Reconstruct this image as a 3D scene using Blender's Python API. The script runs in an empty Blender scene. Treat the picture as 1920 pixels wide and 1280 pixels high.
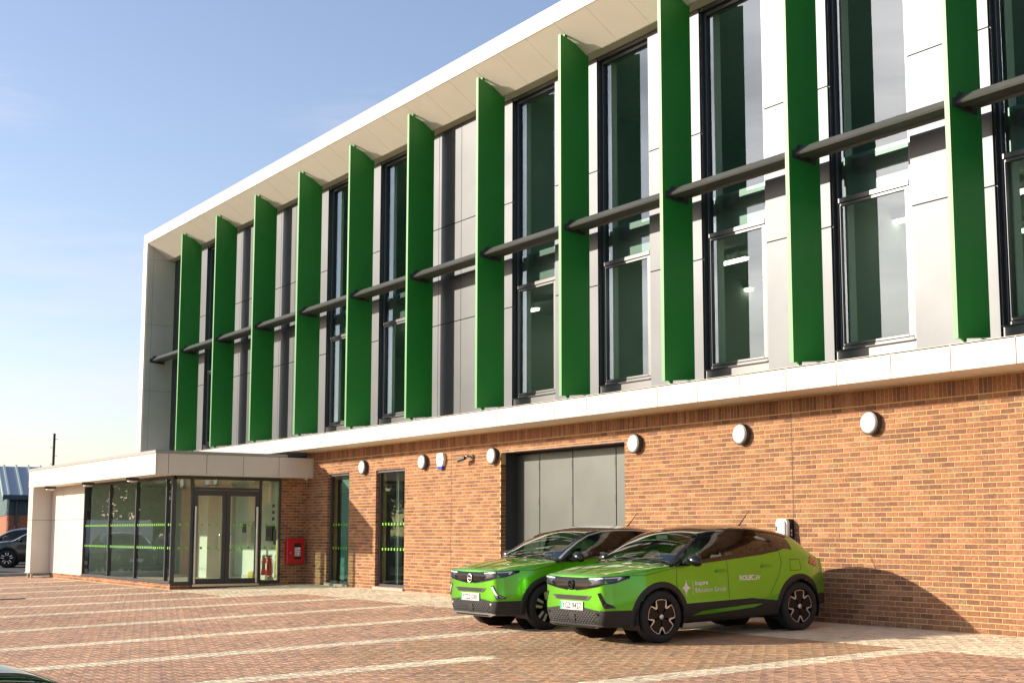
import bpy, bmesh, math, random
import numpy as np
from mathutils import Vector, Matrix
from mathutils.bvhtree import BVHTree

random.seed(7)
RNG = np.random.default_rng(11)
S = bpy.context.scene
COL = S.collection

# ------------------------------------------------------------------ camera
def look_axes(yaw, tilt, roll):
    f = Vector((-math.sin(yaw)*math.cos(tilt), math.cos(yaw)*math.cos(tilt), math.sin(tilt)))
    r = Vector((math.cos(yaw), math.sin(yaw), 0)); u = r.cross(f)
    c, s = math.cos(roll), math.sin(roll)
    return r*c+u*s, u*c-r*s, f
CAM = Vector((29.8863, -15.4112, 1.3214))
cd = bpy.data.cameras.new('camera'); cam = bpy.data.objects.new('camera', cd); COL.objects.link(cam)
_r, _u, _f = look_axes(0.9875, 0.1213, 0.0017)
M = Matrix((_r, _u, -_f)).transposed().to_4x4(); M.translation = CAM
cam.matrix_world = M
cd.sensor_width = 36.0; cd.lens = 2526.13/1920*36.0; cd.shift_y = 52.65/1920
cd.clip_start = 0.1; cd.clip_end = 3000
S.camera = cam

# ------------------------------------------------------------------ light
SUN = Vector((0.80, 1.0, -0.455))            # the way sunlight travels
to_sun = -SUN.normalized()
EL = math.asin(to_sun.z); AZ = math.atan2(to_sun.x, to_sun.y)
w = bpy.data.worlds.new('World'); S.world = w; w.use_nodes = True
nt = w.node_tree; nt.nodes.clear()
out = nt.nodes.new('ShaderNodeOutputWorld'); bg = nt.nodes.new('ShaderNodeBackground')
sky = nt.nodes.new('ShaderNodeTexSky'); sky.sky_type = 'NISHITA'; sky.sun_disc = False
sky.sun_elevation = EL; sky.sun_rotation = AZ
sky.altitude = 50; sky.air_density = 1.0; sky.dust_density = 1.0; sky.ozone_density = 1.4
bg.inputs['Strength'].default_value = 0.115
tcw = nt.nodes.new('ShaderNodeTexCoord'); mpw = nt.nodes.new('ShaderNodeMapping'); mpw.inputs['Scale'].default_value = (1.2, 1.2, 7.0)
cn = nt.nodes.new('ShaderNodeTexNoise'); cn.inputs['Scale'].default_value = 1.7; cn.inputs['Detail'].default_value = 6; cn.inputs['Roughness'].default_value = .55
cr_ = nt.nodes.new('ShaderNodeMapRange'); cr_.inputs[1].default_value = .44; cr_.inputs[2].default_value = .70; cr_.inputs[3].default_value = .05; cr_.inputs[4].default_value = .62
cm = nt.nodes.new('ShaderNodeMix'); cm.data_type = 'RGBA'; cm.inputs[7].default_value = (4.6, 4.6, 4.7, 1)
nt.links.new(tcw.outputs['Generated'], mpw.inputs[0]); nt.links.new(mpw.outputs[0], cn.inputs['Vector']); nt.links.new(cn.outputs['Fac'], cr_.inputs[0])
nt.links.new(cr_.outputs[0], cm.inputs[0]); nt.links.new(sky.outputs[0], cm.inputs[6])
tw = nt.nodes.new('ShaderNodeMix'); tw.data_type = 'RGBA'; tw.blend_type = 'MULTIPLY'; tw.inputs[0].default_value = 1; tw.inputs[7].default_value = (1.02, .955, 1.0, 1)
nt.links.new(cm.outputs[2], tw.inputs[6]); nt.links.new(tw.outputs[2], bg.inputs[0]); nt.links.new(bg.outputs[0], out.inputs[0])
sd = bpy.data.lights.new('sun', 'SUN'); sd.energy = 4.0; sd.angle = math.radians(0.53); sd.color = (1.0, 0.86, 0.68)
so = bpy.data.objects.new('sun', sd); COL.objects.link(so)
so.rotation_euler = SUN.to_track_quat('-Z', 'Y').to_euler(); so.location = (-20, -30, 30)
S.view_settings.view_transform = 'Standard'; S.view_settings.look = 'None'
S.view_settings.exposure = 0.9; S.view_settings.gamma = 1.0; S.view_settings.use_curve_mapping = False
S.render.engine = 'CYCLES'
S.cycles.max_bounces = 8; S.cycles.transparent_max_bounces = 16; S.cycles.glossy_bounces = 4
S.cycles.diffuse_bounces = 4; S.cycles.caustics_reflective = False; S.cycles.caustics_refractive = False
S.cycles.use_denoising = True
S.cycles.sample_clamp_indirect = 6

# ------------------------------------------------------------------ helpers
class MB:
    """collects polygons for one mesh"""
    def __init__(s): s.v = []; s.f = []; s.c = []
    def add(s, vs, fs, col=None):
        n = len(s.v); s.v.extend(tuple(p) for p in vs)
        for f in fs:
            s.f.append(tuple(i+n for i in f)); s.c.append(col)
        return s
    def box(s, x0, x1, y0, y1, z0, z1, col=None):
        v = [(x0,y0,z0),(x1,y0,z0),(x1,y1,z0),(x0,y1,z0),(x0,y0,z1),(x1,y0,z1),(x1,y1,z1),(x0,y1,z1)]
        return s.add(v, [(0,3,2,1),(4,5,6,7),(0,1,5,4),(1,2,6,5),(2,3,7,6),(3,0,4,7)], col)
    def bbox(s, x0, x1, y0, y1, z0, z1, b=0.004, col=None):
        """box with small chamfers on every edge"""
        b = min(b, (x1-x0)*.3, (y1-y0)*.3, (z1-z0)*.3)
        bm = bmesh.new(); bmesh.ops.create_cube(bm, size=1.0)
        for v in bm.verts:
            v.co = Vector(((x0+x1)/2+v.co.x*(x1-x0), (y0+y1)/2+v.co.y*(y1-y0), (z0+z1)/2+v.co.z*(z1-z0)))
        bmesh.ops.bevel(bm, geom=bm.edges[:], offset=b, segments=1, affect='EDGES')
        bm.verts.index_update()
        s.add([v.co[:] for v in bm.verts], [[v.index for v in f.verts] for f in bm.faces], col); bm.free(); return s
    def prism(s, poly, axis, a0, a1, col=None):
        """extrude a 2D polygon along an axis: 'x' poly=(y,z), 'y' poly=(x,z), 'z' poly=(x,y)"""
        def P(p, a):
            return (a,p[0],p[1]) if axis=='x' else ((p[0],a,p[1]) if axis=='y' else (p[0],p[1],a))
        n = len(poly); v = [P(p,a0) for p in poly]+[P(p,a1) for p in poly]
        fs = [tuple(range(n))[::-1], tuple(range(n,2*n))]+[(i,(i+1)%n,(i+1)%n+n,i+n) for i in range(n)]
        return s.add(v, fs, col)
    def tube(s, pts, r, n=8, col=None, close=False):
        pts = [Vector(p) for p in pts]; m = len(pts); rings = []
        for i, p in enumerate(pts):
            a = pts[(i-1) % m] if (close or i>0) else p
            b = pts[(i+1) % m] if (close or i<m-1) else p
            t = (b-a).normalized(); up = Vector((0,0,1)) if abs(t.z) < .9 else Vector((1,0,0))
            e1 = t.cross(up).normalized(); e2 = t.cross(e1)
            rr = r[i] if isinstance(r,(list,tuple)) else r
            rings.append([p+(e1*math.cos(2*math.pi*k/n)+e2*math.sin(2*math.pi*k/n))*rr for k in range(n)])
        v = [q for R in rings for q in R]; f = []
        for i in range(m if close else m-1):
            j = (i+1) % m
            f += [(i*n+k, i*n+(k+1)%n, j*n+(k+1)%n, j*n+k) for k in range(n)]
        if not close: f += [tuple(range(n))[::-1], tuple((m-1)*n+k for k in range(n))]
        return s.add(v, f, col)
    def lathe(s, prof, n=24, axis='z', o=(0,0,0), col=None):
        """prof = [(radius, along-axis)]"""
        v = []; f = []; m = len(prof)
        for (r, a) in prof:
            for k in range(n):
                t = 2*math.pi*k/n; c, q = r*math.cos(t), r*math.sin(t)
                p = (c,q,a) if axis=='z' else ((c,a,q) if axis=='y' else (a,c,q))
                v.append((p[0]+o[0],p[1]+o[1],p[2]+o[2]))
        for i in range(m-1):
            f += [(i*n+k, i*n+(k+1)%n, (i+1)*n+(k+1)%n, (i+1)*n+k) for k in range(n)]
        f += [tuple(range(n))[::-1], tuple((m-1)*n+k for k in range(n))]
        return s.add(v, f, col)
    def mesh(s, name, m, smooth=False, sharp=None):
        me = bpy.data.meshes.new(name); me.from_pydata(s.v, [], s.f)
        if any(c is not None for c in s.c):
            a = me.attributes.new('Col', 'FLOAT_COLOR', 'FACE')
            a.data.foreach_set('color', np.array([(c or (1,1,1))[:3]+(1,) for c in s.c], dtype=np.float32).ravel())
        if m is not None: me.materials.append(m)
        if smooth:
            me.polygons.foreach_set('use_smooth', [True]*len(me.polygons))
            if sharp is not None: me.set_sharp_from_angle(angle=math.radians(sharp))
        me.update(); return me

def obj(name, me, parent=None, loc=None, rot=None, mat4=None, **props):
    o = bpy.data.objects.new(name, me); COL.objects.link(o)
    if parent is not None: o.parent = parent
    if loc is not None: o.location = loc
    if rot is not None: o.rotation_euler = rot
    if mat4 is not None: o.matrix_local = mat4
    for k, v in props.items(): o[k] = v
    return o
def part(name, mb, m, parent, smooth=False, sharp=None, fix=True, **props):
    me = mb.mesh(name, m, smooth, sharp)
    if fix:
        bm = bmesh.new(); bm.from_mesh(me); bmesh.ops.recalc_face_normals(bm, faces=bm.faces[:]); bm.to_mesh(me); bm.free()
    return obj(name, me, parent, **props)
def thing(name, label, cat, loc=(0,0,0), rot=(0,0,0), group=None):
    o = bpy.data.objects.new(name, None); COL.objects.link(o); o.empty_display_size = .2
    o.location = loc; o.rotation_euler = rot; o['label'] = label; o['category'] = cat
    if group: o['group'] = group
    return o
def copy_thing(root, loc, rot=None, label=None, group=None):
    def cp(o, parent):
        c = o.copy(); COL.objects.link(c)
        if parent is not None: c.parent = parent
        for ch in list(o.children): cp(ch, c)
        return c
    r = cp(root, None); r.location = loc
    if rot is not None: r.rotation_euler = rot
    if label: r['label'] = label
    if group: r['group'] = group
    return r
def text_mesh(txt, size, ext=0.001, bold=0.0, squash=1.0, space=1.0):
    cu = bpy.data.curves.new('lettering', 'FONT'); cu.body = txt; cu.size = size; cu.extrude = ext; cu.offset = bold
    cu.align_x = 'LEFT'; cu.space_character = space; cu.resolution_u = 3
    o = bpy.data.objects.new('lettering', cu); COL.objects.link(o)
    bpy.context.view_layer.update()
    me = bpy.data.meshes.new_from_object(o.evaluated_get(bpy.context.evaluated_depsgraph_get()))
    bpy.data.objects.remove(o); bpy.data.curves.remove(cu)
    co = np.zeros(len(me.vertices)*3); me.vertices.foreach_get('co', co); co = co.reshape(-1,3); co[:,0] *= squash
    me.vertices.foreach_set('co', co.ravel()); me.update()
    return me, co

# ------------------------------------------------------------------ materials
def mat(name, base, rough=.5, metal=0.0, var=0.0, scale=4.0, bump=0.0, bscale=60.0, coat=0.0, spec=.5, attr=False, attr_var=0.0, stretch=None, emit=None, es=0.0, coat_rough=.03, big=None):
    m = bpy.data.materials.new(name); m.use_nodes = True; t = m.node_tree; b = t.nodes['Principled BSDF']
    b.inputs['Base Color'].default_value = (*base, 1); b.inputs['Roughness'].default_value = rough
    b.inputs['Metallic'].default_value = metal; b.inputs['Specular IOR Level'].default_value = spec
    b.inputs['Coat Weight'].default_value = coat; b.inputs['Coat Roughness'].default_value = coat_rough
    if emit is not None:
        b.inputs['Emission Color'].default_value = (*emit,1); b.inputs['Emission Strength'].default_value = es
    src = None
    geo = t.nodes.new('ShaderNodeNewGeometry') if (var or bump) else None
    vec = None
    if geo is not None:
        vec = geo.outputs['Position']
        if stretch:
            mp = t.nodes.new('ShaderNodeMapping'); mp.inputs['Scale'].default_value = stretch
            t.links.new(vec, mp.inputs[0]); vec = mp.outputs[0]
    if attr:
        a = t.nodes.new('ShaderNodeAttribute'); a.attribute_name = 'Col'; src = a.outputs['Color']
    if var:
        n = t.nodes.new('ShaderNodeTexNoise'); n.inputs['Scale'].default_value = scale; n.inputs['Detail'].default_value = 5
        t.links.new(vec, n.inputs['Vector'])
        r = t.nodes.new('ShaderNodeMapRange'); r.inputs[1].default_value = .25; r.inputs[2].default_value = .75
        r.inputs[3].default_value = 1-var; r.inputs[4].default_value = 1+var
        t.links.new(n.outputs['Fac'], r.inputs[0])
        mx = t.nodes.new('ShaderNodeMix'); mx.data_type = 'RGBA'; mx.blend_type = 'MULTIPLY'; mx.inputs[0].default_value = 1
        if src is not None: t.links.new(src, mx.inputs[6])
        else: mx.inputs[6].default_value = (*base,1)
        t.links.new(r.outputs[0], mx.inputs[7]); src = mx.outputs[2]
    if big:
        n = t.nodes.new('ShaderNodeTexNoise'); n.inputs['Scale'].default_value = big[0]; n.inputs['Detail'].default_value = 6; n.inputs['Roughness'].default_value = .6
        t.links.new(geo.outputs['Position'], n.inputs['Vector'])
        r = t.nodes.new('ShaderNodeMapRange'); r.inputs[1].default_value = .3; r.inputs[2].default_value = .7; r.inputs[3].default_value = 1-big[1]; r.inputs[4].default_value = 1+big[1]*.6
        t.links.new(n.outputs['Fac'], r.inputs[0])
        mx = t.nodes.new('ShaderNodeMix'); mx.data_type = 'RGBA'; mx.blend_type = 'MULTIPLY'; mx.inputs[0].default_value = 1
        t.links.new(src, mx.inputs[6]); t.links.new(r.outputs[0], mx.inputs[7]); src = mx.outputs[2]
    if src is not None: t.links.new(src, b.inputs['Base Color'])
    if bump:
        n2 = t.nodes.new('ShaderNodeTexNoise'); n2.inputs['Scale'].default_value = bscale; n2.inputs['Detail'].default_value = 4
        t.links.new(vec, n2.inputs['Vector'])
        bp = t.nodes.new('ShaderNodeBump'); bp.inputs['Strength'].default_value = bump; bp.inputs['Distance'].default_value = .01
        t.links.new(n2.outputs['Fac'], bp.inputs['Height']); t.links.new(bp.outputs[0], b.inputs['Normal'])
    return m
def glass(name, tint, ior=1.5, boost=1.0, rough=0.0, wob=0.0, rcol=(1,1,1)):
    m = bpy.data.materials.new(name); m.use_nodes = True; t = m.node_tree; t.nodes.clear()
    o = t.nodes.new('ShaderNodeOutputMaterial'); mx = t.nodes.new('ShaderNodeMixShader')
    tr = t.nodes.new('ShaderNodeBsdfTransparent'); tr.inputs[0].default_value = (*tint,1)
    gl = t.nodes.new('ShaderNodeBsdfGlossy'); gl.inputs['Roughness'].default_value = rough; gl.inputs['Color'].default_value = (*rcol, 1)
    fr = t.nodes.new('ShaderNodeFresnel'); fr.inputs[0].default_value = ior
    mul = t.nodes.new('ShaderNodeMath'); mul.operation = 'MULTIPLY'; mul.inputs[1].default_value = boost; mul.use_clamp = True
    gb = t.nodes.new('ShaderNodeNewGeometry'); inv = t.nodes.new('ShaderNodeMath'); inv.operation = 'SUBTRACT'; inv.inputs[0].default_value = 1
    t.links.new(gb.outputs['Backfacing'], inv.inputs[1]); m2 = t.nodes.new('ShaderNodeMath'); m2.operation = 'MULTIPLY'
    t.links.new(fr.outputs[0], mul.inputs[0]); t.links.new(mul.outputs[0], m2.inputs[0]); t.links.new(inv.outputs[0], m2.inputs[1]); t.links.new(m2.outputs[0], mx.inputs[0])
    t.links.new(tr.outputs[0], mx.inputs[1]); t.links.new(gl.outputs[0], mx.inputs[2]); t.links.new(mx.outputs[0], o.inputs[0])
    if wob:
        g = t.nodes.new('ShaderNodeNewGeometry'); n = t.nodes.new('ShaderNodeTexNoise'); n.inputs['Scale'].default_value = .9
        n.inputs['Detail'].default_value = 1
        t.links.new(g.outputs['Position'], n.inputs['Vector'])
        bp = t.nodes.new('ShaderNodeBump'); bp.inputs['Strength'].default_value = wob; bp.inputs['Distance'].default_value = .02
        t.links.new(n.outputs['Fac'], bp.inputs['Height']); t.links.new(bp.outputs[0], gl.inputs['Normal'])
    return m

MAT = dict(
    brick   = mat('brick', (.3,.15,.09), .85, attr=True, big=(.9, .14), var=.42, scale=20, bump=.35, bscale=120, stretch=(1,1,1.6)),
    mortar  = mat('mortar', (.68,.47,.19), .95, var=.12, scale=9),
    fascia  = mat('cream coated aluminium', (.64,.605,.54), .45, big=(.5, .07), var=.05, scale=1.6, spec=.4),
    soffit  = mat('cream soffit panel', (.90,.86,.76), .5, var=.03, scale=1.0),
    silver  = mat('silver metallic cladding', (.090,.097,.108), .48, metal=.92, big=(.35, .10), var=.05, scale=.7),
    frame   = mat('grey metallic window frame', (.12,.125,.135), .40, metal=.85),
    dark    = mat('dark grey coated metal', (.045,.048,.055), .45, spec=.5),
    blade   = mat('grey brown coated aluminium', (.135,.143,.142), .42, metal=.5),
    fin     = mat('green powder coat', (.002,.225,.012), .50, var=.06, scale=.8, spec=.95),
    glass   = glass('green tinted glass', (.79,.88,.84), 2.35, 1.0, wob=.035, rcol=(.70,.86,1.0)),
    glass_low = glass('clear green glass', (.84,.92,.87), 1.95, 1.0, wob=.03),
    plaster = mat('white plaster', (.74,.74,.70), .8, var=.04),
    ceiling = mat('ceiling tile', (.42,.43,.41), .9, var=.06),
    floor_in= mat('grey carpet', (.10,.10,.10), .95, var=.1),
    gloom   = mat('grey interior wall', (.32,.36,.33), .9, var=.15, scale=.8),
    tube    = mat('lit strip light', (.9,.9,.8), .5, emit=(1.0,.93,.72), es=4.5),
    steel   = mat('grey painted steel door', (.100,.110,.106), .44, metal=.75, var=.10, scale=1.3, bump=.05, bscale=2.2),
    brush   = mat('brushed stainless steel', (.58,.57,.54), .28, metal=1.0),
    black   = mat('black plastic', (.012,.012,.013), .5),
    white   = mat('white plastic', (.80,.80,.78), .4),
    opal    = mat('opal diffuser', (.86,.86,.84), .25),
    red     = mat('red enamel', (.50,.012,.018), .3),
    dots    = mat('lime green film', (.18,.55,.03), .5),
    roofing = mat('grey flashing', (.30,.30,.29), .5, metal=.2),
    asphalt = mat('asphalt', (.055,.055,.057), .9, var=.25, scale=3, bump=.3, bscale=90),
    paver   = mat('concrete block paver', (.3,.15,.1), .9, attr=True, big=(.55, .20), var=.16, scale=30, bump=.3, bscale=140),
    sand    = mat('joint sand', (.24,.16,.105), 1.0, var=.2, scale=12),
    concrete= mat('concrete', (.42,.38,.32), .9, var=.12, scale=3, bump=.2, bscale=60),
    frost   = mat('teal roller blind', (.14,.30,.29), .7, var=.05),
)
def brick_col():
    r = RNG.random()
    if r < .24: c = (.220,.103,.076)
    elif r < .54: c = (.290,.135,.088)
    elif r < .82: c = (.35,.160,.098)
    elif r < .95: c = (.39,.195,.128)
    else: c = (.33,.19,.13)
    k = .84+.18*RNG.random()
    return (c[0]*k, c[1]*k*(.96+.06*RNG.random()), c[2]*k*.84)
# ------------------------------------------------------------------ the college building
P = 1.0143                       # panel module
XF = 18.287; BAY = 3*P           # right face of the first fin, fin spacing
XL, XR = -15.64, 27.40           # ends of the upper storeys
YB, YW = -0.745, 0.25            # front of the projecting frame, cladding plane
Z0, Z1, Z2, Z3 = 3.475, 3.833, 11.262, 11.605
bld = thing('college_building', 'long three storey college with green fins, silver cladding and a red brick ground floor', 'building')

# --- projecting frame: lower band, parapet fascia, end walls, soffits
mb = MB(); mb.box(XL+.03, XR, YB+.03, .60, Z0+.012, Z1-.02); part('band_core', mb, MAT['dark'], bld)
mb = MB(); mb.box(XL+.03, XR, YB+.03, 14.0, Z2+.02, Z3-.01); part('roof', mb, MAT['dark'], bld)
mb = MB(); mb.prism([(YB-.004, Z3+.001), (YB-.004, Z3+.02), (YB+.05, Z3+.058), (YB+.35, Z3+.06), (YB+.35, Z3+.001)], 'x', XL-.01, XR)
part('parapet_cap', mb, MAT['roofing'], bld)
gap = .006
def grid(x0, x1, off=0.0):
    i0 = math.ceil((x0+.05-off)/P); xs = [x0]
    while off+i0*P < x1-.05: xs.append(off+i0*P); i0 += 1
    return xs+[x1]
xs = grid(XL, XR)
for a, b in zip(xs[:-1], xs[1:]):
    for z0, z1 in ((Z2, Z3), (Z0, Z1)):
        mb = MB(); mb.bbox(a+gap, b-gap, YB, YB+.028, z0, z1, .003); part('fascia_panel', mb, MAT['fascia'], bld)
mb = MB(); mb.prism([(YB+.0, Z1-.018), (YB+.0, Z1+.004), (YW+.02, Z1+.15), (YW+.02, Z1-.018)], 'x', XL+.44, XR)
part('coping', mb, MAT['fascia'], bld)
# sloping soffit under the parapet, one panel per module, and the flat return behind the fold
SY0, SZ0, SY1, SZ1 = YB+.006, Z2+.002, .02, 10.750
for a, b in zip(xs[:-1], xs[1:]):
    a2 = max(a, XL+.43)
    if b <= a2+.02: continue
    nrm = Vector((0, SZ1-SZ0, -(SY1-SY0))).normalized()
    d = -.025 if nrm.z < 0 else .025
    mb = MB(); mb.prism([(SY0, SZ0), (SY1, SZ1), (SY1+nrm.y*d, SZ1+nrm.z*d), (SY0+nrm.y*d, SZ0+nrm.z*d)], 'x', a2+gap*.7, b-gap*.7)
    part('soffit_panel', mb, MAT['soffit'], bld)
mb = MB(); mb.prism([(SY1+.004, 10.742), (YW+.03, 10.742), (YW+.03, 10.765), (SY1+.03, 10.765)], 'x', XL+.43, XR); part('soffit_return', mb, MAT['soffit'], bld)
mb = MB(); mb.prism([(SY0+.03, SZ0), (SY1+.03, SZ1+.02), (.6, 10.81), (.6, Z2+.02)], 'x', XL+.43, XR); part('soffit_backing', mb, MAT['dark'], bld)
mb = MB()
for a, b in zip(xs[:-1], xs[1:]): mb.box(a+.003, b-.003, YB+.02, .02, Z0+.001, Z0+.012)
part('band_soffit', mb, MAT['soffit'], bld, kind='stuff')
# end wall on the left: panels with open joints
zj = [Z1+.0, 6.157, 8.441, 10.717, Z2]
for a, b in zip(zj[:-1], zj[1:]):
    mb = MB(); mb.bbox(XL, XL+.40, YB, YB+.028, a+.004, b-.004, .003); part('end_wall_panel', mb, MAT['fascia'], bld)
    for y0, y1 in ((YB+.03, -.525), (-.517, YW+.04)):
        mb = MB(); mb.bbox(XL+.402, XL+.43, y0, y1, a+.004, b-.004, .003); part('end_wall_panel', mb, MAT['fascia'], bld)
    mb = MB(); mb.bbox(XL, XL+.028, YB+.03, 14, a+.004, b-.004, .003); part('end_wall_panel', mb, MAT['fascia'], bld)
mb = MB(); mb.box(XL+.03, XL+.40, YB+.03, 14, Z1, Z2); part('end_wall_core', mb, MAT['dark'], bld)

# --- bays
fins = [XF-k*BAY for k in range(-2, 11)]         # right face of every fin
fins = [f for f in fins if f < XR]
ZB, ZT = 3.965, 10.742
HJ = [ZB, 6.137, 8.425, ZT]
window_bay = {}
for k in range(-2, 11):
    window_bay[k] = k not in (5, 8, 9)
def clad(x0, x1, y=YW):
    for a, b in zip(HJ[:-1], HJ[1:]):
        mb = MB(); mb.bbox(x0+.005, x1-.005, y, y+.035, a+.006, b-.006, .004); part('cladding_panel', mb, MAT['silver'], bld)
def backing(x0, x1): 
    mb = MB(); mb.box(x0, x1, YW+.045, YW+.39, ZB-.1, ZT+.03); part('wall_backing', mb, MAT['dark'], bld)
W0, W1 = .045, 1.625                               # window opening, measured from the fin
edges = []
allk = list(range(-2, 11))
for k in allk:
    f = XF-k*BAY
    nxt = XF-(k-1)*BAY if k > -2 else XR
    if window_bay[k]: edges.append((f+W0, f+W1))
edges.sort()
prev = XL+.43
runs = []
for a, b in edges: runs.append((prev, a)); prev = b
runs.append((prev, XR))
for a, b in runs:
    if b-a < .05: continue
    backing(a, b)
    # joints: at the module next to fins for blank stretches
    cuts = [a]
    if b-a > 1.7:
        for k in allk:
            f = XF-k*BAY
            for d in (-.05, -.05+P, -.05+2*P):
                if a+.25 < f+d < b-.25: cuts.append(f+d)
    cuts = sorted(cuts)+[b]
    for c, d in zip(cuts[:-1], cuts[1:]): clad(c, d)

def window(f, lit):
    """tall two storey window right of the fin at f"""
    x0, x1 = f+W0, f+W1
    wn = obj('window', None, bld); wn.location = (0,0,0)
    ZW0, ZW1 = 4.165, 10.66
    fy0, fy1 = YW+.105, YW+.195
    mb = MB(); mb.box(x0+.008, x1-.008, YW+.03, YW+.10, ZB, ZW0-.016); part('sill_panel', mb, MAT['frame'], wn)
    mb = MB()
    for a, b in ((x0+.006, x0+.055), (x1-.115, x1-.006)): mb.bbox(a, b, fy0, fy1, ZW0, ZW1, .006)
    mb.bbox(x0+.055, x1-.115, fy0, fy1, ZW1-.07, ZW1, .006); mb.bbox(x0+.055, x1-.115, fy0, fy1, ZW0, ZW0+.06, .006)
    mb.bbox(x0+.055, x1-.115, fy0-.012, fy1, 6.505, 6.585, .006)
    mb.bbox(x0+.010, x1-.010, YW-.01, fy0-.003, ZW0-.015, ZW0-.002, .003)
    part('frame', mb, MAT['frame'], wn)
    mb = MB()
    mb.box(x0+.001, x0+.005, YW+.02, YW+.39, ZB, ZT); mb.box(x1-.005, x1-.001, YW+.02, YW+.39, ZB, ZT)
    mb.box(x0+.006, x1-.006, YW+.02, YW+.39, ZW1+.001, ZT)
    for q in (.03, .065): mb.box(x0+.0052, x0+.016, YW+q, YW+q+.012, ZB, ZT)
    part('reveal_lining', mb, MAT['frame'], wn)
    mb = MB()                                        # opening light below the transom
    for a, b in ((x0+.058, x0+.092), (x1-.21, x1-.118)): mb.bbox(a, b, fy0+.008, fy1-.01, ZW0+.065, 6.50, .005)
    mb.bbox(x0+.092, x1-.21, fy0+.008, fy1-.01, 6.455, 6.50, .005); mb.bbox(x0+.092, x1-.21, fy0+.008, fy1-.01, ZW0+.065, ZW0+.11, .005)
    part('sash', mb, MAT['frame'], wn)
    gy = fy0+.035
    mb = MB(); mb.box(x0+.088, x1-.206, gy, gy+.022, ZW0+.105, 6.46); part('pane', mb, MAT['glass'], wn)
    mb = MB(); mb.box(x0+.05, x1-.11, gy, gy+.022, 6.58, ZW1-.065); part('pane', mb, MAT['glass'], wn)
    mb = MB(); mb.box(x0+.05, x1-.11, gy+.035, gy+.06, 6.60, 7.24); part('spandrel', mb, MAT['frame'], wn)
    mb = MB()                                        # plastered reveals
    mb.box(x0+.075, x0+.095, YW+.27, YW+.42, ZB+.2, 6.62); mb.box(x0+.075, x0+.095, YW+.27, YW+.42, 7.1, ZT)
    mb.box(x1-.09, x1-.07, YW+.24, YW+.42, ZB+.2, 6.62); mb.box(x1-.09, x1-.07, YW+.24, YW+.42, 7.1, ZT)
    part('reveal', mb, MAT['plaster'], wn)
for k in allk:
    if window_bay[k]: window(XF-k*BAY, k)

# fins and their feet, blades between them
ft = .082
for i, f in enumerate(fins):
    fn = obj('fin', None, bld)
    mb = MB(); mb.prism([(-.604, 3.927), (.075, 3.995), (.075, 10.835), (-.10, 10.885), (-.604, 11.058)], 'x', f-ft, f)
    me = mb.mesh('blade_plate', MAT['fin'])
    part('fin_plate', mb, MAT['fin'], fn)
    for y in (-.44, -.02):
        mb = MB(); mb.box(f-ft*.75, f-ft*.25, y-.035, y+.035, Z1+.02, 3.975); part('foot', mb, MAT['fin'], fn)
    for y, z in ((-.46, 10.98),):
        mb = MB(); mb.box(f-ft*.7, f-ft*.3, y-.03, y+.03, z, z+.11); part('head_bracket', mb, MAT['fin'], fn)
BL = [(-.49, 7.205), (-.345, 7.335), (-.05, 7.335), (-.05, 7.185), (-.13, 7.150), (-.15, 7.19), (-.30, 7.185), (-.32, 7.155), (-.47, 7.178)]
BP = [(-.545, 7.26), (-.545, 7.135), (-.02, 7.09), (-.02, 7.35), (-.40, 7.37), (-.46, 7.28)]
starts = [XL+.43]+sorted(fins)
for a, b in zip(starts, starts[1:]+[XR]):
    e = b-ft if b < XR else b
    s = obj('sunshade', None, bld)
    mb = MB(); mb.prism(BL, 'x', a+.012, e-.012); part('blade', mb, MAT['blade'], s)
    for x in (a+.001, e-.009):
        mb = MB(); mb.prism(BP, 'x', x, x+.008); part('bracket', mb, MAT['dark'], s)

# --- interior of the two upper storeys
mb = MB(); mb.box(XL+.5, XR, .62, 13.4, 6.66, 7.05); part('floor_slab', mb, MAT['ceiling'], bld)
mb = MB(); mb.box(XL+.5, XR, .62, 13.4, 3.62, 3.86); part('floor_slab', mb, MAT['floor_in'], bld)
mb = MB(); mb.box(XL+.5, XR, .62, 13.4, 10.78, 10.9); part('ceiling_slab', mb, MAT['ceiling'], bld)
mb = MB(); mb.box(XL+.4, XR, 9.5, 9.7, 3.8, 10.8); part('inner_wall', mb, MAT['gloom'], bld)
mb = MB(); mb.box(XL+.4, XR, 13.4, 13.6, 0, 11.3); part('rear_wall', mb, MAT['gloom'], bld)
mb = MB(); mb.box(XR-.25, XR, .0, 13.4, 0, 11.3); part('side_wall', mb, MAT['gloom'], bld)
for x in (-6.2, 3.0, 9.1, 15.1, 21.2):
    mb = MB(); mb.box(x-.06, x+.06, .64, 9.5, 3.86, 6.66); part('inner_wall', mb, MAT['gloom'], bld)
for x in (-6.2, 6.1, 21.2):
    mb = MB(); mb.box(x-.06, x+.06, .64, 9.5, 7.05, 10.78); part('inner_wall', mb, MAT['gloom'], bld)
for x in np.arange(-.6, 24, 2.3):
    for y in (1.9, 4.2, 6.5, 8.8):
        lt = obj('ceiling_light', None, bld)
        mb = MB(); mb.box(x-.72, x+.72, y-.05, y+.05, 6.42, 6.47); part('tube_lamp', mb, MAT['tube'], lt)
        mb = MB(); mb.box(x-.76, x+.76, y-.07, y+.07, 6.47, 6.50)
        for q in (-.5, .5): mb.box(x+q-.008, x+q+.008, y-.008, y+.008, 6.50, 6.66)
        part('housing', mb, MAT['white'], lt)

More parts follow.
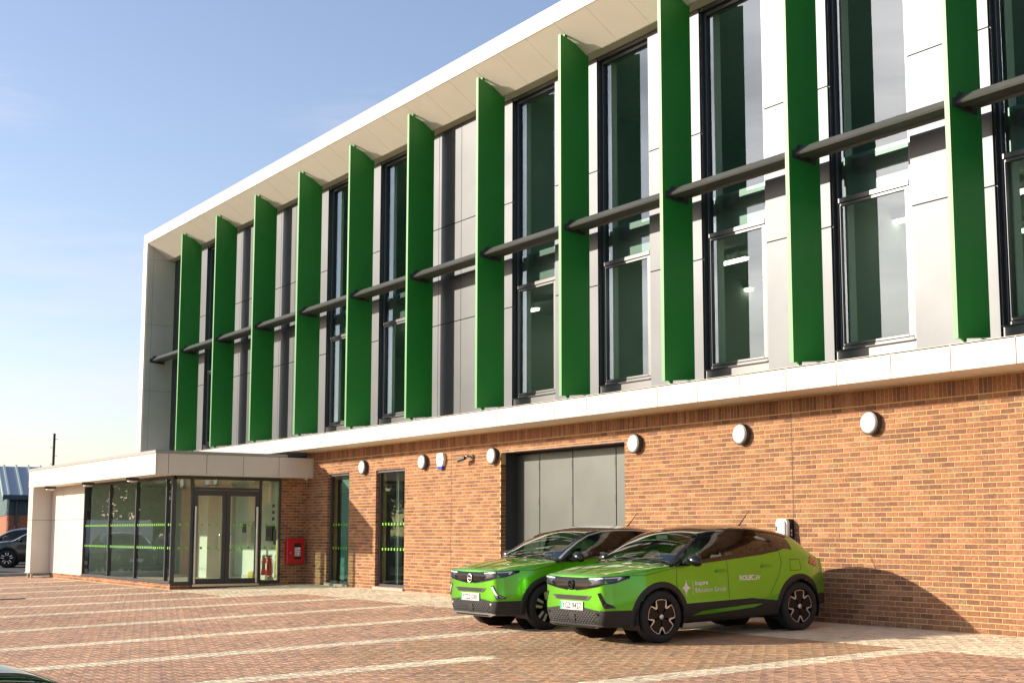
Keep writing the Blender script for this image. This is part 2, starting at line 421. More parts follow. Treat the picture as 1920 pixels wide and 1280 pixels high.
# --- brick ground floor
BX0, BX1 = -3.49, XR
OPEN = [(-2.20, -.945, .06, 2.86), (.505, 1.955, .06, 2.86), (6.107, 10.30, -.2, 3.022)]
brickwall = obj('brick_wall', None, bld)
def inside(x0, x1, z0, z1):
    for a, b, c, d in OPEN:
        if x1 > a and x0 < b and z1 > c and z0 < d: return (a, b)
    return None
mb = MB()                                            # mortar bed with the openings left out
zs = sorted({-.45, Z0-.001}|{max(c,-.45) for _,_,c,_ in OPEN}|{d for *_,d in OPEN})
xs2 = sorted({BX0+.004, BX1}|{v for a,b,_,_ in OPEN for v in (a,b)})
for a, b in zip(xs2[:-1], xs2[1:]):
    for c, d in zip(zs[:-1], zs[1:]):
        if not inside((a+b)/2-.001, (a+b)/2+.001, (c+d)/2-.001, (c+d)/2+.001): mb.box(a, b, .005, .30, c, d)
mb.box(BX0-.30, BX0-.006, -.715, .0049, -.45, 2.775)
part('mortar_bed', mb, MAT['mortar'], brickwall)
MJ = [4.09, 14.565]
stuff = MB(); single = []
def lay(x0, x1, z0, z1):
    """one face brick, cut at openings and movement joints"""
    segs = [(x0, x1)]
    for a, b, c, d in OPEN:
        if z1 > c+.03 and z0 < d-.03:
            n = []
            for s0, s1 in segs:
                if s1 <= a or s0 >= b: n.append((s0, s1))
                else:
                    if s0 < a-.03: n.append((s0, a))
                    if s1 > b+.03: n.append((b, s1))
            segs = n
    for q in MJ:
        n = []
        for s0, s1 in segs:
            if s0 < q-.012 and s1 > q+.012: n += [(s0, q-.006), (q+.006, s1)]
            else: n.append((s0, s1))
        segs = n
    for s0, s1 in segs:
        if s1-s0 < .025: continue
        single.append((s0, s1, z0, z1, RNG.normal(0,.0010), brick_col()))
for c in range(-3, 43):
    z = c*.075+.005; off = (.1125 if c % 2 else 0)
    x = BX0+off-.225
    while x < BX1:
        a, b = max(x+.005, BX0), min(x+.22, BX1)
        if b-a > .03: lay(a, b, z, z+.065)
        x += .225
x = BX0
while x < BX1:                                       # soldier course under the soffit
    lay(x+.004, min(x+.071, BX1), 3.235, 3.452); x += .075
def fiver(mb, x0, x1, y, z0, z1, col, depth=.02, b=.003):
    v = [(x0,y+b,z0),(x1,y+b,z0),(x1,y+b,z1),(x0,y+b,z1),(x0+b,y,z0+b),(x1-b,y,z0+b),(x1-b,y,z1-b),(x0+b,y,z1-b),(x0,y+depth,z0),(x1,y+depth,z0),(x1,y+depth,z1),(x0,y+depth,z1)]
    f = [(4,5,6,7),(0,1,5,4),(1,2,6,5),(2,3,7,6),(3,0,4,7),(8,9,1,0),(9,10,2,1),(10,11,3,2),(11,8,0,3)]
    mb.add(v, f, col)
big = [i for i, s in enumerate(single) if 17.0 < s[0] and s[1] < 19.6 and s[3] < 3.23 and s[2] > -.02]
big.sort(key=lambda i: -single[i][0]); big = set(big[:300])
brick_meshes = {}
for i, (a, b, z0, z1, dy, col) in enumerate(single):
    if i in big:
        key = (round(b-a, 3), i % 14)
        if key not in brick_meshes:
            m1 = MB(); fiver(m1, 0, b-a, 0, 0, z1-z0, col); brick_meshes[key] = m1.mesh('brick', MAT['brick'])
        obj('brick', brick_meshes[key], brickwall, loc=(a, dy, z0))
    else: fiver(stuff, a, b, dy, z0, z1, col)
# return wall by the entrance (faces +x) and the reveals of the openings
for c in range(-3, 37):
    z = c*.075+.005; off = (.1125 if c % 2 else 0)
    y = -.715-off
    while y < 0:
        a, b = max(y+.005, -.715), min(y+.22, -.002)
        if b-a > .03:
            col = brick_col(); X = BX0-.011; q = .003
            stuff.add([(X,a,z),(X,b,z),(X,b,z+.065),(X,a,z+.065),(X+.01,a,z),(X+.01,b,z),(X+.01,b,z+.065),(X+.01,a,z+.065)],
                      [(4,5,6,7),(0,1,5,4),(1,2,6,5),(2,3,7,6),(3,0,4,7)], col)
        y += .225
    for a, b, c0, d0 in OPEN:
        if c0-.01 < z < d0-.045:
            for X in (a-.0, ):
                col = brick_col()
                stuff.add([(X-.004,.004,z),(X-.004,.125,z),(X-.004,.125,z+.065),(X-.004,.004,z+.065),(X+.004,.004,z),(X+.004,.125,z),(X+.004,.125,z+.065),(X+.004,.004,z+.065)],
                      [(4,5,6,7),(0,1,5,4),(1,2,6,5),(2,3,7,6),(3,0,4,7)], col)
part('brickwork', stuff, MAT['brick'], brickwall, kind='stuff', fix=False)
for q in MJ:
    mb = MB(); mb.box(q-.005, q+.005, .002, .02, -.2, 3.46); part('movement_joint', mb, MAT['black'], brickwall)

# --- ground floor windows with manifestation dots
def low_window(x0, x1, z0, z1, blind):
    wn = obj('ground_floor_window', None, bld); y0, y1 = .085, .17
    mb = MB()
    for a, b in ((x0+.003, x0+.075), (x1-.06, x1-.003)): mb.bbox(a, b, y0, y1, z0+.003, z1-.003, .005)
    mb.bbox(x0+.075, x1-.06, y0, y1, z0+.003, z0+.065, .005); mb.bbox(x0+.075, x1-.06, y0, y1, z1-.055, z1-.003, .005)
    part('frame', mb, MAT['dark'], wn)
    mb = MB(); mb.bbox(x0+.01, x1-.01, .04, y0-.002, z1-.065, z1-.006, .004); part('head_trim', mb, MAT['frame'], wn)
    mb = MB(); mb.bbox(x0-.03, x1+.03, -.05, .14, z0-.11, z0-.004, .006); part('sill', mb, MAT['concrete'], wn)
    mb = MB(); mb.box(x0+.07, x1-.055, y0+.03, y0+.052, z0+.06, z1-.05); part('pane', mb, MAT['glass_low'], wn)
    mb = MB()
    for z in (1.555, .955):
        x = x0+.15
        while x < x1-.09: mb.box(x, x+.055, y0+.026, y0+.0285, z-.03, z+.03); x += .15
    part('manifestation_dots', mb, MAT['dots'], wn, kind='stuff')
    mb = MB()
    if blind: mb.box(x0+.34, x1-.06, y0+.16, y0+.17, z0+.08, z1-.06)
    else: mb.box(x0+.25, x0+.37, y0+.35, y0+.45, z0+.06, z1-.06)
    part('roller_blind' if blind else 'inner_post', mb, MAT['frost'] if blind else MAT['gloom'], wn)
low_window(*OPEN[0], True); low_window(*OPEN[1], False)
# --- steel folding door in its deep opening
dr = obj('folding_door', None, bld); dx0, dx1, _, dz = OPEN[2]
mb = MB(); mb.box(dx0+.001, dx0+.012, .125, .47, -.1, dz-.001); mb.box(dx1-.012, dx1-.001, .02, .47, -.1, dz-.001)
mb.box(dx0+.012, dx1-.012, .012, .47, dz-.018, dz-.001); part('door_lining', mb, MAT['dark'], dr)
mb = MB(); mb.bbox(dx0-.02, dx1+.02, -.006, .012, dz-.003, dz+.012, .003); part('lintel_angle', mb, MAT['concrete'], dr)
lx = [dx0+.014, 6.985, 8.145, 9.545, dx1-.014]
for a, b in zip(lx[:-1], lx[1:]):
    lf = obj('door_leaf', None, dr)
    mb = MB(); mb.bbox(a+.008, b-.008, .39, .44, -.08, dz-.05, .008); part('leaf_sheet', mb, MAT['steel'], lf)
    for z in (.9, 1.9, 2.62):
        mb = MB(); mb.box(b-.03, b+.006, .378, .3895, z, z+.16); part('hinge', mb, MAT['dark'], lf)
mb = MB(); mb.bbox(8.19, 8.215, .375, .389, 1.28, 1.42, .004); part('handle', mb, MAT['white'], dr)
mb = MB(); mb.box(dx0, dx1, .46, .9, -.1, dz+.1); part('door_backing', mb, MAT['dark'], dr)
# ground floor rooms behind windows
mb = MB(); mb.box(-3.3, 5.9, .3, 6, -.12, -.02); part('inner_floor', mb, MAT['floor_in'], bld)
mb = MB(); mb.box(-3.3, 5.9, 4.5, 4.6, 0, 3.4); mb.box(-.8, -.68, .3, 4.5, 0, 3.4); mb.box(5.8, 5.9, .3, 4.5, 0, 3.4); mb.box(-3.4, -3.3, .3, 4.5, 0, 3.4); part('inner_wall', mb, MAT['gloom'], bld)
mb = MB(); mb.box(-3.3, 5.9, .3, 4.6, 3.36, 3.45); part('ceiling_slab', mb, MAT['ceiling'], bld)
# ------------------------------------------------------------------ entrance block
por = thing('entrance_block', 'low glazed entrance block with cream fascia panels and dark framed double doors', 'entrance')
PX0, PX1 = -15.5, -3.49           # glass side plane PX1, left end
GY = -3.69
CX, CY = -3.065, -4.305; CZ0, CZ1 = 2.785, 3.312
mb = MB(); mb.box(PX0+.03, CX-.03, CY+.03, YB+.035, CZ0+.012, CZ1-.003); mb.box(PX0+.03, CX-.03, YB+.035, -.002, CZ0+.012, CZ1-.02); part('roof_core', mb, MAT['dark'], por)
mb = MB()
for a, b in zip(np.linspace(PX0+.03, CX-.03, 13)[:-1], np.linspace(PX0+.03, CX-.03, 13)[1:]): mb.box(a+.003, b-.003, CY+.02, GY+.3, CZ0+.001, CZ0+.012)
mb.box(PX1-.3, CX-.028, GY+.302, -.004, CZ0+.001, CZ0+.012)
part('canopy_soffit', mb, MAT['soffit'], por, kind='stuff')
fx = [PX0, -14.285, -13.1, -12.05, -11.0, -9.95, -8.93, -7.9, -6.87, -5.84, -4.83, -3.82, CX]
for a, b in zip(fx[:-1], fx[1:]):
    mb = MB(); mb.bbox(a+.005, b-.005 if b < CX else b, CY, CY+.028, CZ0, CZ1, .003); part('fascia_panel', mb, MAT['fascia'], por)
fy = [CY+.03, -3.973, -2.972, -1.981, -.992, -.03]
for a, b in zip(fy[:-1], fy[1:]):
    mb = MB(); mb.bbox(CX-.028, CX, a+.006, b-.006, CZ0, CZ1, .003); part('fascia_panel', mb, MAT['fascia'], por)
mb = MB(); mb.box(CX-.028, CX-.002, -.03, -.001, CZ0, CZ1); part('end_trim', mb, MAT['fascia'], por)
mb = MB(); mb.bbox(PX0-.012, CX+.012, CY-.012, CY+.16, CZ1+.002, CZ1+.08, .004); mb.bbox(CX-.16, CX+.012, CY+.161, -.76, CZ1+.002, CZ1+.08, .004)
part('roof_edge_trim', mb, MAT['roofing'], por)
mb = MB(); mb.box(PX0+.1, CX-.161, CY+.161, -.76, CZ1+.0025, CZ1+.03); part('roof_sheet', mb, MAT['asphalt'], por)
# pier and cladding at the left end
pr = obj('pier', None, por)
for a, b in ((.085, 1.735), (1.745, CZ0-.004)):
    mb = MB(); mb.bbox(PX0+.02, -14.93, CY+.012, GY+.04, a, b, .004); part('pier_panel', mb, MAT['fascia'], pr)
mb = MB(); mb.box(PX0+.04, -14.95, CY+.03, GY, 1.73, 1.75); part('joint_strip', mb, MAT['dark'], pr)
mb = MB(); mb.box(PX0+.0, -14.90, CY-.005, GY+.03, .055, .082); part('base_tray', mb, MAT['fascia'], pr)
mb = MB(); 
for x in (PX0+.1, -15.02): mb.box(x, x+.07, CY+.05, CY+.12, -.16, .055)
part('foot', mb, MAT['concrete'], pr)
for a, b in ((-14.90, -12.615), (-12.605, -11.26)):
    for c, d in ((.10, 1.735), (1.745, CZ0-.004)):
        mb = MB(); mb.bbox(a, b, GY, GY+.03, c, d, .004); part('cladding_panel', mb, MAT['fascia'], por)
mb = MB(); mb.box(-14.9, -11.25, GY+.03, GY+.2, -.1, CZ0); part('wall_core', mb, MAT['dark'], por)
mb = MB(); mb.box(-14.9, -11.25, GY-.02, GY+.03, .07, .098); part('drip_tray', mb, MAT['fascia'], por)
# brick plinth under the glass: short courses on the falling ground
pl = MB()
for c in range(-4, 1):
    z = c*.075+.002; x = -14.9+(.11 if c % 2 else 0)
    while x < PX1-.02:
        b = min(x+.215, PX1-.012); pl.add([(x,GY+.02,z),(b,GY+.02,z),(b,GY+.02,z+.065),(x,GY+.02,z+.065),(x,GY-.0,z),(b,GY-.0,z),(b,GY-.0,z+.065),(x,GY-.0,z+.065)],[(7,6,5,4),(0,4,5,1),(1,5,6,2),(2,6,7,3),(3,7,4,0)], brick_col()); x += .225
    y = GY+.01
    while y < -.72:
        b = min(y+.215, -.72); X = PX1-.01
        pl.add([(X-.02,y,z),(X-.02,b,z),(X-.02,b,z+.065),(X-.02,y,z+.065),(X,y,z),(X,b,z),(X,b,z+.065),(X,y,z+.065)],[(4,5,6,7),(0,1,5,4),(1,2,6,5),(2,3,7,6),(3,0,4,7)], brick_col()); y += .225
part('brick_plinth', pl, MAT['brick'], por, kind='stuff', fix=False)
mb = MB(); mb.box(-14.9, PX1-.016, GY+.006, GY+.2, -.5, .062); mb.box(PX1-.2, PX1-.016, GY+.2, -.72, -.5, .03); part('plinth_core', mb, MAT['mortar'], por)
# front glazing
mx = [-11.24, -8.76, -6.38, -3.95, PX1]
ft_ = obj('front_glazing', None, por)
mb = MB(); mb.bbox(-11.25, PX1+.02, GY-.035, GY+.09, .066, .125, .005); part('sill', mb, MAT['dark'], ft_)
mb = MB(); mb.bbox(-11.25, PX1+.0, GY, GY+.09, 2.70, 2.782, .005); part('head', mb, MAT['dark'], ft_)
for x in mx:
    mb = MB(); mb.bbox(x-.03 if x < PX1 else x-.062, x+.03 if x < PX1 else x-.002, GY-.012, GY+.10, .126, 2.699, .005); part('mullion', mb, MAT['dark'], ft_)
for a, b in zip(mx[:-1], mx[1:]):
    b2 = b-.03 if b < PX1 else b-.062
    mb = MB(); mb.box(a+.03, b2, GY+.03, GY+.052, .126, 2.699); part('pane', mb, MAT['glass_low'], ft_)
    mb = MB()
    for z in (1.545, .955):
        x = a+.1
        while x < b2-.08: mb.box(x, x+.055, GY+.0265, GY+.029, z-.03, z+.03); x += .15
    part('manifestation_dots', mb, MAT['dots'], ft_, kind='stuff')
# side screen with the double doors (faces +x)
sg = obj('door_screen', None, por); X = PX1
def sbox(mb, y0, y1, z0, z1, d0=-.07, d1=0.0, b=.004): return mb.bbox(X+d0, X+d1, y0, y1, z0, z1, b)
mb = MB()
sbox(mb, GY+.02, -3.60, .03, 2.77); sbox(mb, -3.205, -3.13, .03, 2.70); sbox(mb, -1.33, -1.265, .03, 2.70); sbox(mb, -.775, -.715, .03, 2.77)
sbox(mb, -3.60, -.775, 2.70, 2.77); sbox(mb, -3.13, -1.33, 2.44, 2.50); sbox(mb, -3.60, -3.205, .03, .11); sbox(mb, -1.265, -.775, .03, .11)
part('frame', mb, MAT['dark'], sg)
def pane(y0, y1, z0, z1, parent):
    mb = MB(); mb.box(X-.046, X-.024, y0, y1, z0, z1); part('pane', mb, MAT['glass_low'], parent)
    mb = MB()
    for z in (1.545, .955):
        if not z0 < z < z1: continue
        y = y0+.09
        while y < y1-.06: mb.box(X-.0235, X-.021, y, y+.06, z-.03, z+.03); y += .2
    if mb.v: part('manifestation_dots', mb, MAT['dots'], parent, kind='stuff')
pane(-3.60, -3.205, .11, 2.70, sg); pane(-1.265, -.775, .11, 2.70, sg); pane(-3.13, -1.33, 2.50, 2.70, sg)
for y0, y1, hy in ((-3.125, -2.245, -2.44), (-2.235, -1.335, -2.13)):
    d = obj('entrance_door', None, por); mb = MB()
    sbox(mb, y0, y0+.105, .045, 2.43, -.06, -.006); sbox(mb, y1-.105, y1, .045, 2.43, -.06, -.006)
    sbox(mb, y0+.105, y1-.105, 2.29, 2.43, -.06, -.006); sbox(mb, y0+.105, y1-.105, .045, .175, -.06, -.006)
    part('frame', mb, MAT['dark'], d); pane(y0+.105, y1-.105, .175, 2.29, d)
    mb = MB(); h = .07 if hy < -2.2 else -.07
    mb.tube([(X, hy-h*.0+0, .90), (X+.065, hy, .90), (X+.07, hy, .94), (X+.07, hy, 1.26), (X+.065, hy, 1.30), (X, hy, 1.30)], .014, 8)
    part('handle', mb, MAT['brush'], d, smooth=True)
    mb = MB(); mb.lathe([(.02, 0), (.02, .012)], 10, 'x', (X-.006, hy, 1.02)); part('lock', mb, MAT['brush'], d)
for y in (-3.075, -1.395):
    mb = MB(); mb.tube([(X+.03, y, .06), (X+.03, y, 2.015)], .034, 12); part('finger_guard', mb, MAT['brush'], sg, smooth=True, sharp=40)
mb = MB(); mb.box(X-.2, X+.05, -3.13, -1.33, -.02, .04); part('threshold', mb, MAT['brush'], sg)
# lobby interior
mb = MB(); mb.box(-14.9, X-.08, GY+.2, -.03, -.04, .03); part('lobby_floor', mb, MAT['concrete'], por)
mb = MB(); mb.box(-11.3, X-.02, -.06, -.004, .03, 2.78); mb.box(-11.25, -11.1, GY+.2, -.06, .03, 2.78); part('lobby_wall', mb, MAT['plaster'], por)
mb = MB(); mb.box(-11.1, X-.08, GY+.1, -.06, 2.74, 2.78); part('lobby_ceiling', mb, MAT['ceiling'], por)
mb = MB(); mb.bbox(-9.1, -8.35, -.9, -.06, .03, 2.73); part('boxed_column', mb, MAT['plaster'], por)
mb = MB(); mb.box(-11.09, X-.06, -.075, -.0605, .03, .14); part('skirting', mb, MAT['fascia'], por)

# --- things in and on the entrance block
def downlight(x, label):
    t = thing('canopy_light', label, 'light', (x, -4.02, CZ0), group='oval lights under the entrance canopy')
    mb = MB(); mb.lathe([(.001, -.001), (.17, -.001), (.185, -.03), (.17, -.06), (.15, -.075)], 20); part('housing', mb, MAT['dark'], t, smooth=True, sharp=40)
    mb = MB(); mb.lathe([(.149, -.0755), (.13, -.10), (.07, -.115), (.001, -.118)], 20); part('diffuser', mb, MAT['opal'], t, smooth=True)
downlight(-13.93, 'oval canopy light above the cream pier'); downlight(-9.8, 'oval canopy light above the first glass pane'); downlight(-5.72, 'oval canopy light closest to the entrance corner')
fb = thing('fire_cabinet', 'red wall cabinet with black window and white notice beside the entrance', 'cabinet', (BX0+.006, -.345, .53))
mb = MB(); mb.bbox(0, .15, -.25, .25, 0, .67, .012); part('body', mb, MAT['red'], fb)
mb = MB(); mb.bbox(.151, .162, -.235, .235, .015, .655, .004); part('door', mb, MAT['red'], fb)
mb = MB(); mb.box(.1622, .165, -.05, .15, .12, .54); part('window', mb, MAT['black'], fb)
mb = MB(); mb.box(.1652, .167, -.035, .125, .20, .43); part('notice', mb, MAT['white'], fb)
mb = MB()
for z, n in ((.40, 3), (.355, 4), (.31, 4), (.265, 3), (.225, 4)):
    for i in range(n): mb.box(.1672, .1677, -.025+i*.027, -.008+i*.027, z-.012, z+.012)
part('notice_print', mb, MAT['dark'], fb, kind='stuff')
mb = MB()
for z in (.36, .29, .23): mb.box(.1672, .1677, .085, .115, z-.02, z+.02)
part('notice_symbols', mb, MAT['red'], fb, kind='stuff')
mb = MB(); mb.lathe([(.016, 0), (.016, .014)], 10, 'x', (.162, -.16, .29)); part('lock', mb, MAT['brush'], fb)
def extinguisher(x, label):
    t = thing('fire_extinguisher', label, 'fire extinguisher', (x, -.22, .17), group='fire extinguishers in the lobby')
    mb = MB(); mb.lathe([(.001, 0), (.075, 0), (.08, .02), (.08, .40), (.06, .46), (.028, .49), (.028, .52), (.001, .52)], 16); part('cylinder', mb, MAT['red'], t, smooth=True, sharp=40)
    mb = MB(); mb.box(-.02, .02, -.05, .09, .52, .55); mb.box(-.012, .012, -.03, .10, .56, .575); part('valve', mb, MAT['black'], t)
    mb = MB(); mb.tube([(0,-.05,.54), (.07,-.08,.5), (.1,-.06,.36), (.09,-.05,.16)], .012, 6); part('hose', mb, MAT['black'], t, smooth=True)
    mb = MB(); mb.box(-.05, .05, -.083, -.0805, .16, .34); part('label_plate', mb, MAT['fascia'], t)
extinguisher(-5.72, 'red fire extinguisher on the left of the pair in the lobby'); extinguisher(-5.38, 'red fire extinguisher on the right of the pair in the lobby')
st = thing('yellow_stand', 'low yellow box standing below the fire extinguishers', 'box', (-5.85, -.45, .03))
mb = MB(); mb.bbox(-.2, .2, -.15, .15, 0, .02); mb.bbox(-.17, .17, -.12, .12, .02, .22); part('base', mb, mat('yellow plastic', (.62,.42,.03), .5), st)
mb = MB(); mb.bbox(-.12, .12, -.1, .1, .221, .26); part('lid', mb, MAT['fascia'], st)
cp = thing('control_panel', 'grey control panel on the lobby wall under the notices', 'panel', (-5.55, -.06, 1.12))
mb = MB(); mb.bbox(-.25, .18, -.10, 0, 0, .42); part('body', mb, MAT['frame'], cp)
mb = MB(); mb.box(-.2, .08, -.104, -.1005, .12, .36); part('screen', mb, MAT['black'], cp)
mb = MB(); mb.bbox(.2, .36, -.07, 0, -.1, .3); part('side_box', mb, MAT['frame'], cp)
for i, z in enumerate((1.66, 1.84, 2.02)):
    t = thing('notice', ['white notice lowest of three on the lobby wall', 'white notice between two others on the lobby wall', 'white notice at the top of three on the lobby wall'][i], 'notice', (-5.5, -.0605, z), group='notices on the lobby wall')
    mb = MB(); mb.box(-.13, .13, -.006, 0, 0, .16); part('sheet', mb, MAT['white'], t)
    mb = MB(); mb.box(-.09, .09, -.0068, -.0062, .03, .12); part('print', mb, MAT['frame'], t)
eb = thing('electric_box', 'tall grey box on the lobby wall behind the right door', 'box', (-7.0, -.061, 1.05))
mb = MB(); mb.bbox(-.35, .35, -.18, 0, 0, .62); part('body', mb, MAT['fascia'], eb)
mb = MB(); mb.box(-.30, .0, -.184, -.181, .30, .55); part('door', mb, MAT['frame'], eb)
# ------------------------------------------------------------------ ground
def sstep(a, b, x):
    t = min(1, max(0, (x-a)/(b-a))); return t*t*(3-2*t)
def gz(x, y):
    c = .0225+.0065*sstep(3, 6.4, x)-.004*sstep(16.5, 19, x)
    if y >= 0: return 0.0
    d = -y
    if d > 13: d = 13+3*(1-math.exp(-(d-13)/6))
    return -c*d
BAND = [-11.3, -8.35, -5.4, -2.35, .75, 3.52, 6.40, 9.78, 12.68, 15.62, 18.76]
BW = .48
mb = MB()
gx = [-900, -300, -120, -60, -35]+list(np.arange(-20, 33, 1.0))+[45, 80, 200, 900]
gy = [-900, -300, -100, -50, -30]+list(np.arange(-20, 3, 1.0))+[6, 15, 40, 120, 400, 900]
n = len(gy)
for x in gx:
    for y in gy: mb.v.append((x, y, gz(x, y)-.05))
for i in range(len(gx)-1):
    for j in range(n-1): mb.f.append((i*n+j, (i+1)*n+j, (i+1)*n+j+1, i*n+j+1)); mb.c.append(None)
part('ground', mb, MAT['asphalt'], None, kind='structure')
mb = MB()
bx = list(np.arange(-17.2, 27.3, .5)); by = list(np.arange(-20, .01, .5)); n = len(by)
for x in bx:
    for y in by: mb.v.append((x, y, gz(x, y)-.008))
for i in range(len(bx)-1):
    for j in range(n-1): mb.f.append((i*n+j, (i+1)*n+j, (i+1)*n+j+1, i*n+j+1)); mb.c.append(None)
bed = part('forecourt_paving', mb, MAT['sand'], None, kind='structure')

Pm = cam.matrix_world.inverted()
def screen(x, y, z):
    q = Pm @ Vector((x, y, z))
    if q.z > -1: return None
    return 960+2526.13*q.x/-q.z, 692.65-2526.13*q.y/-q.z, -q.z
def red_col():
    r = RNG.random()
    if r < .34: c = (.47,.275,.172)
    elif r < .60: c = (.52,.315,.195)
    elif r < .80: c = (.42,.262,.178)
    elif r < .93: c = (.42,.275,.175)
    else: c = (.34,.21,.155)
    k = .88+.24*RNG.random(); return tuple(v*k for v in c)
def buff_col():
    k = .9+.2*RNG.random(); c = (.70,.60,.42) if RNG.random() < .6 else (.64,.55,.40); return tuple(v*k for v in c)
def brown_col():
    r = RNG.random(); c = (.39,.24,.13) if r < .45 else ((.35,.24,.14) if r < .8 else (.44,.25,.13)); k = .88+.24*RNG.random(); return tuple(v*k for v in c)
def zone(x, y):
    if y > (-3.78 if x < .75 else -2.13): return 0
    for i, b in enumerate(BAND):
        if abs(x-b) < BW/2 and not (i == 9 and y > -6.3): return 0
    if 12.9 < x < 18.56:                             # the charging bays fade to brown
        t = sstep(-9.0, -6.2, y)*sstep(12.9, 14.0, x)
        if RNG.random() < t: return 2
    return 1
CUTX = sorted([b-BW/2 for b in BAND]+[b+BW/2 for b in BAND])
def split(r):
    """cut a paver along the band and strip edges"""
    rs = [r]
    for c in CUTX:
        o = []
        for (a, b, c0, d0) in rs:
            if a+.012 < c < b-.012: o += [(a, c, c0, d0), (c, b, c0, d0)]
            else: o.append((a, b, c0, d0))
        rs = o
    for c in (-2.13, -3.78):
        o = []
        for (a, b, c0, d0) in rs:
            if c0+.012 < c < d0-.012: o += [(a, b, c0, c), (a, b, c, d0)]
            else: o.append((a, b, c0, d0))
        rs = o
    return rs
W = .1; pav = []
for j in range(-140, 0):
    for i in range(-168, 268):
        k = (i-j) % 4
        if k == 0: r = (i*W, (i+2)*W, j*W, (j+1)*W)
        elif k == 3: r = (i*W, (i+1)*W, j*W, (j+2)*W)
        else: continue
        x, y = (r[0]+r[1])/2, (r[2]+r[3])/2
        if y > -.06 and x > BX0: r = (r[0], r[1], r[2], min(r[3], -.012))
        if r[3]-r[2] < .02: continue
        if x < PX1+.1 and y > GY-.05: continue
        if -15.6 < x < -14.8 and y > CY-.02 and False: continue
        s = screen(x, y, gz(x, y))
        if s is None or not (-420 < s[0] < 2600 and s[1] < 1560): continue
        for q in split(r):
            pav.append((*q, s))
def pav_geo(mb, a, b, c, d, ox, oy, oz, col, tilt, lv=.004, ch=.007):
    g = .003
    a, b, c, d = a+g, b-g, c+g, d-g
    v = []
    for x, y in ((a,c),(b,c),(b,d),(a,d)): v.append((x-ox, y-oy, gz(x,y)-oz-.012))
    for x, y in ((a,c),(b,c),(b,d),(a,d)): v.append((x-ox, y-oy, gz(x,y)-oz-ch*.8+lv))
    for x, y in ((a+ch,c+ch),(b-ch,c+ch),(b-ch,d-ch),(a+ch,d-ch)): v.append((x-ox, y-oy, gz(x,y)-oz+lv+tilt*(x-a)))
    mb.add(v, [(8,9,10,11),(4,5,9,8),(5,6,10,9),(6,7,11,10),(7,4,8,11),(0,1,5,4),(1,2,6,5),(2,3,7,6),(3,0,4,7)], col)
vis = [i for i, q in enumerate(pav) if 0 < q[4][0] < 1920 and q[4][1] < 1282]
vis.sort(key=lambda i: pav[i][4][2]); top = set(vis[:300])
pst = MB()
for i, (a, b, c, d, s) in enumerate(pav):
    x, y = (a+b)/2, (c+d)/2; z = zone(x, y)
    col = (buff_col, red_col, brown_col)[z]()
    lv = float(RNG.normal(0, .0009)); ti = float(RNG.normal(0, .0028))
    if i in top:
        m1 = MB(); zz = gz(x, y); pav_geo(m1, a, b, c, d, x, y, zz, col, ti, lv)
        obj('paver', m1.mesh('paver', MAT['paver']), bed, loc=(x, y, zz))
    else: pav_geo(pst, a, b, c, d, 0, 0, 0, col, ti, lv)
part('pavers', pst, MAT['paver'], bed, kind='stuff', fix=False)
# rest of the forecourt outside the picture: the same red blocks as a plain sheet
# kerb, road and slot drain on the far left
mb = MB(); mb.bbox(-17.5, -17.25, -14, 3.5, -.35, .0, .02); part('kerb', mb, MAT['concrete'], None, kind='structure')
dg = thing('slot_drain', 'dark slot drain let into the red paving at the left edge', 'drain', (3.0, -9.0, gz(3.0,-9.0)))
# ------------------------------------------------------------------ cars
def interp(tab):
    xs = np.array([t[0] for t in tab]); ys = np.array([t[1] for t in tab])
    # monotone-ish cubic through the points
    h = np.diff(xs); d = np.diff(ys)/h; m = np.zeros(len(xs)); m[0], m[-1] = d[0], d[-1]
    for i in range(1, len(xs)-1):
        if d[i-1]*d[i] <= 0: m[i] = 0
        else:
            w1, w2 = 2*h[i]+h[i-1], h[i]+2*h[i-1]; m[i] = (w1+w2)/(w1/d[i-1]+w2/d[i])
    def f(x):
        x = np.clip(x, xs[0], xs[-1]); i = np.clip(np.searchsorted(xs, x)-1, 0, len(h)-1); t = (x-xs[i])/h[i]
        return ys[i]*(1+2*t)*(1-t)**2+m[i]*h[i]*t*(1-t)**2+ys[i+1]*t*t*(3-2*t)+m[i+1]*h[i]*t*t*(t-1)
    return f
X0, X1 = .16, 4.03
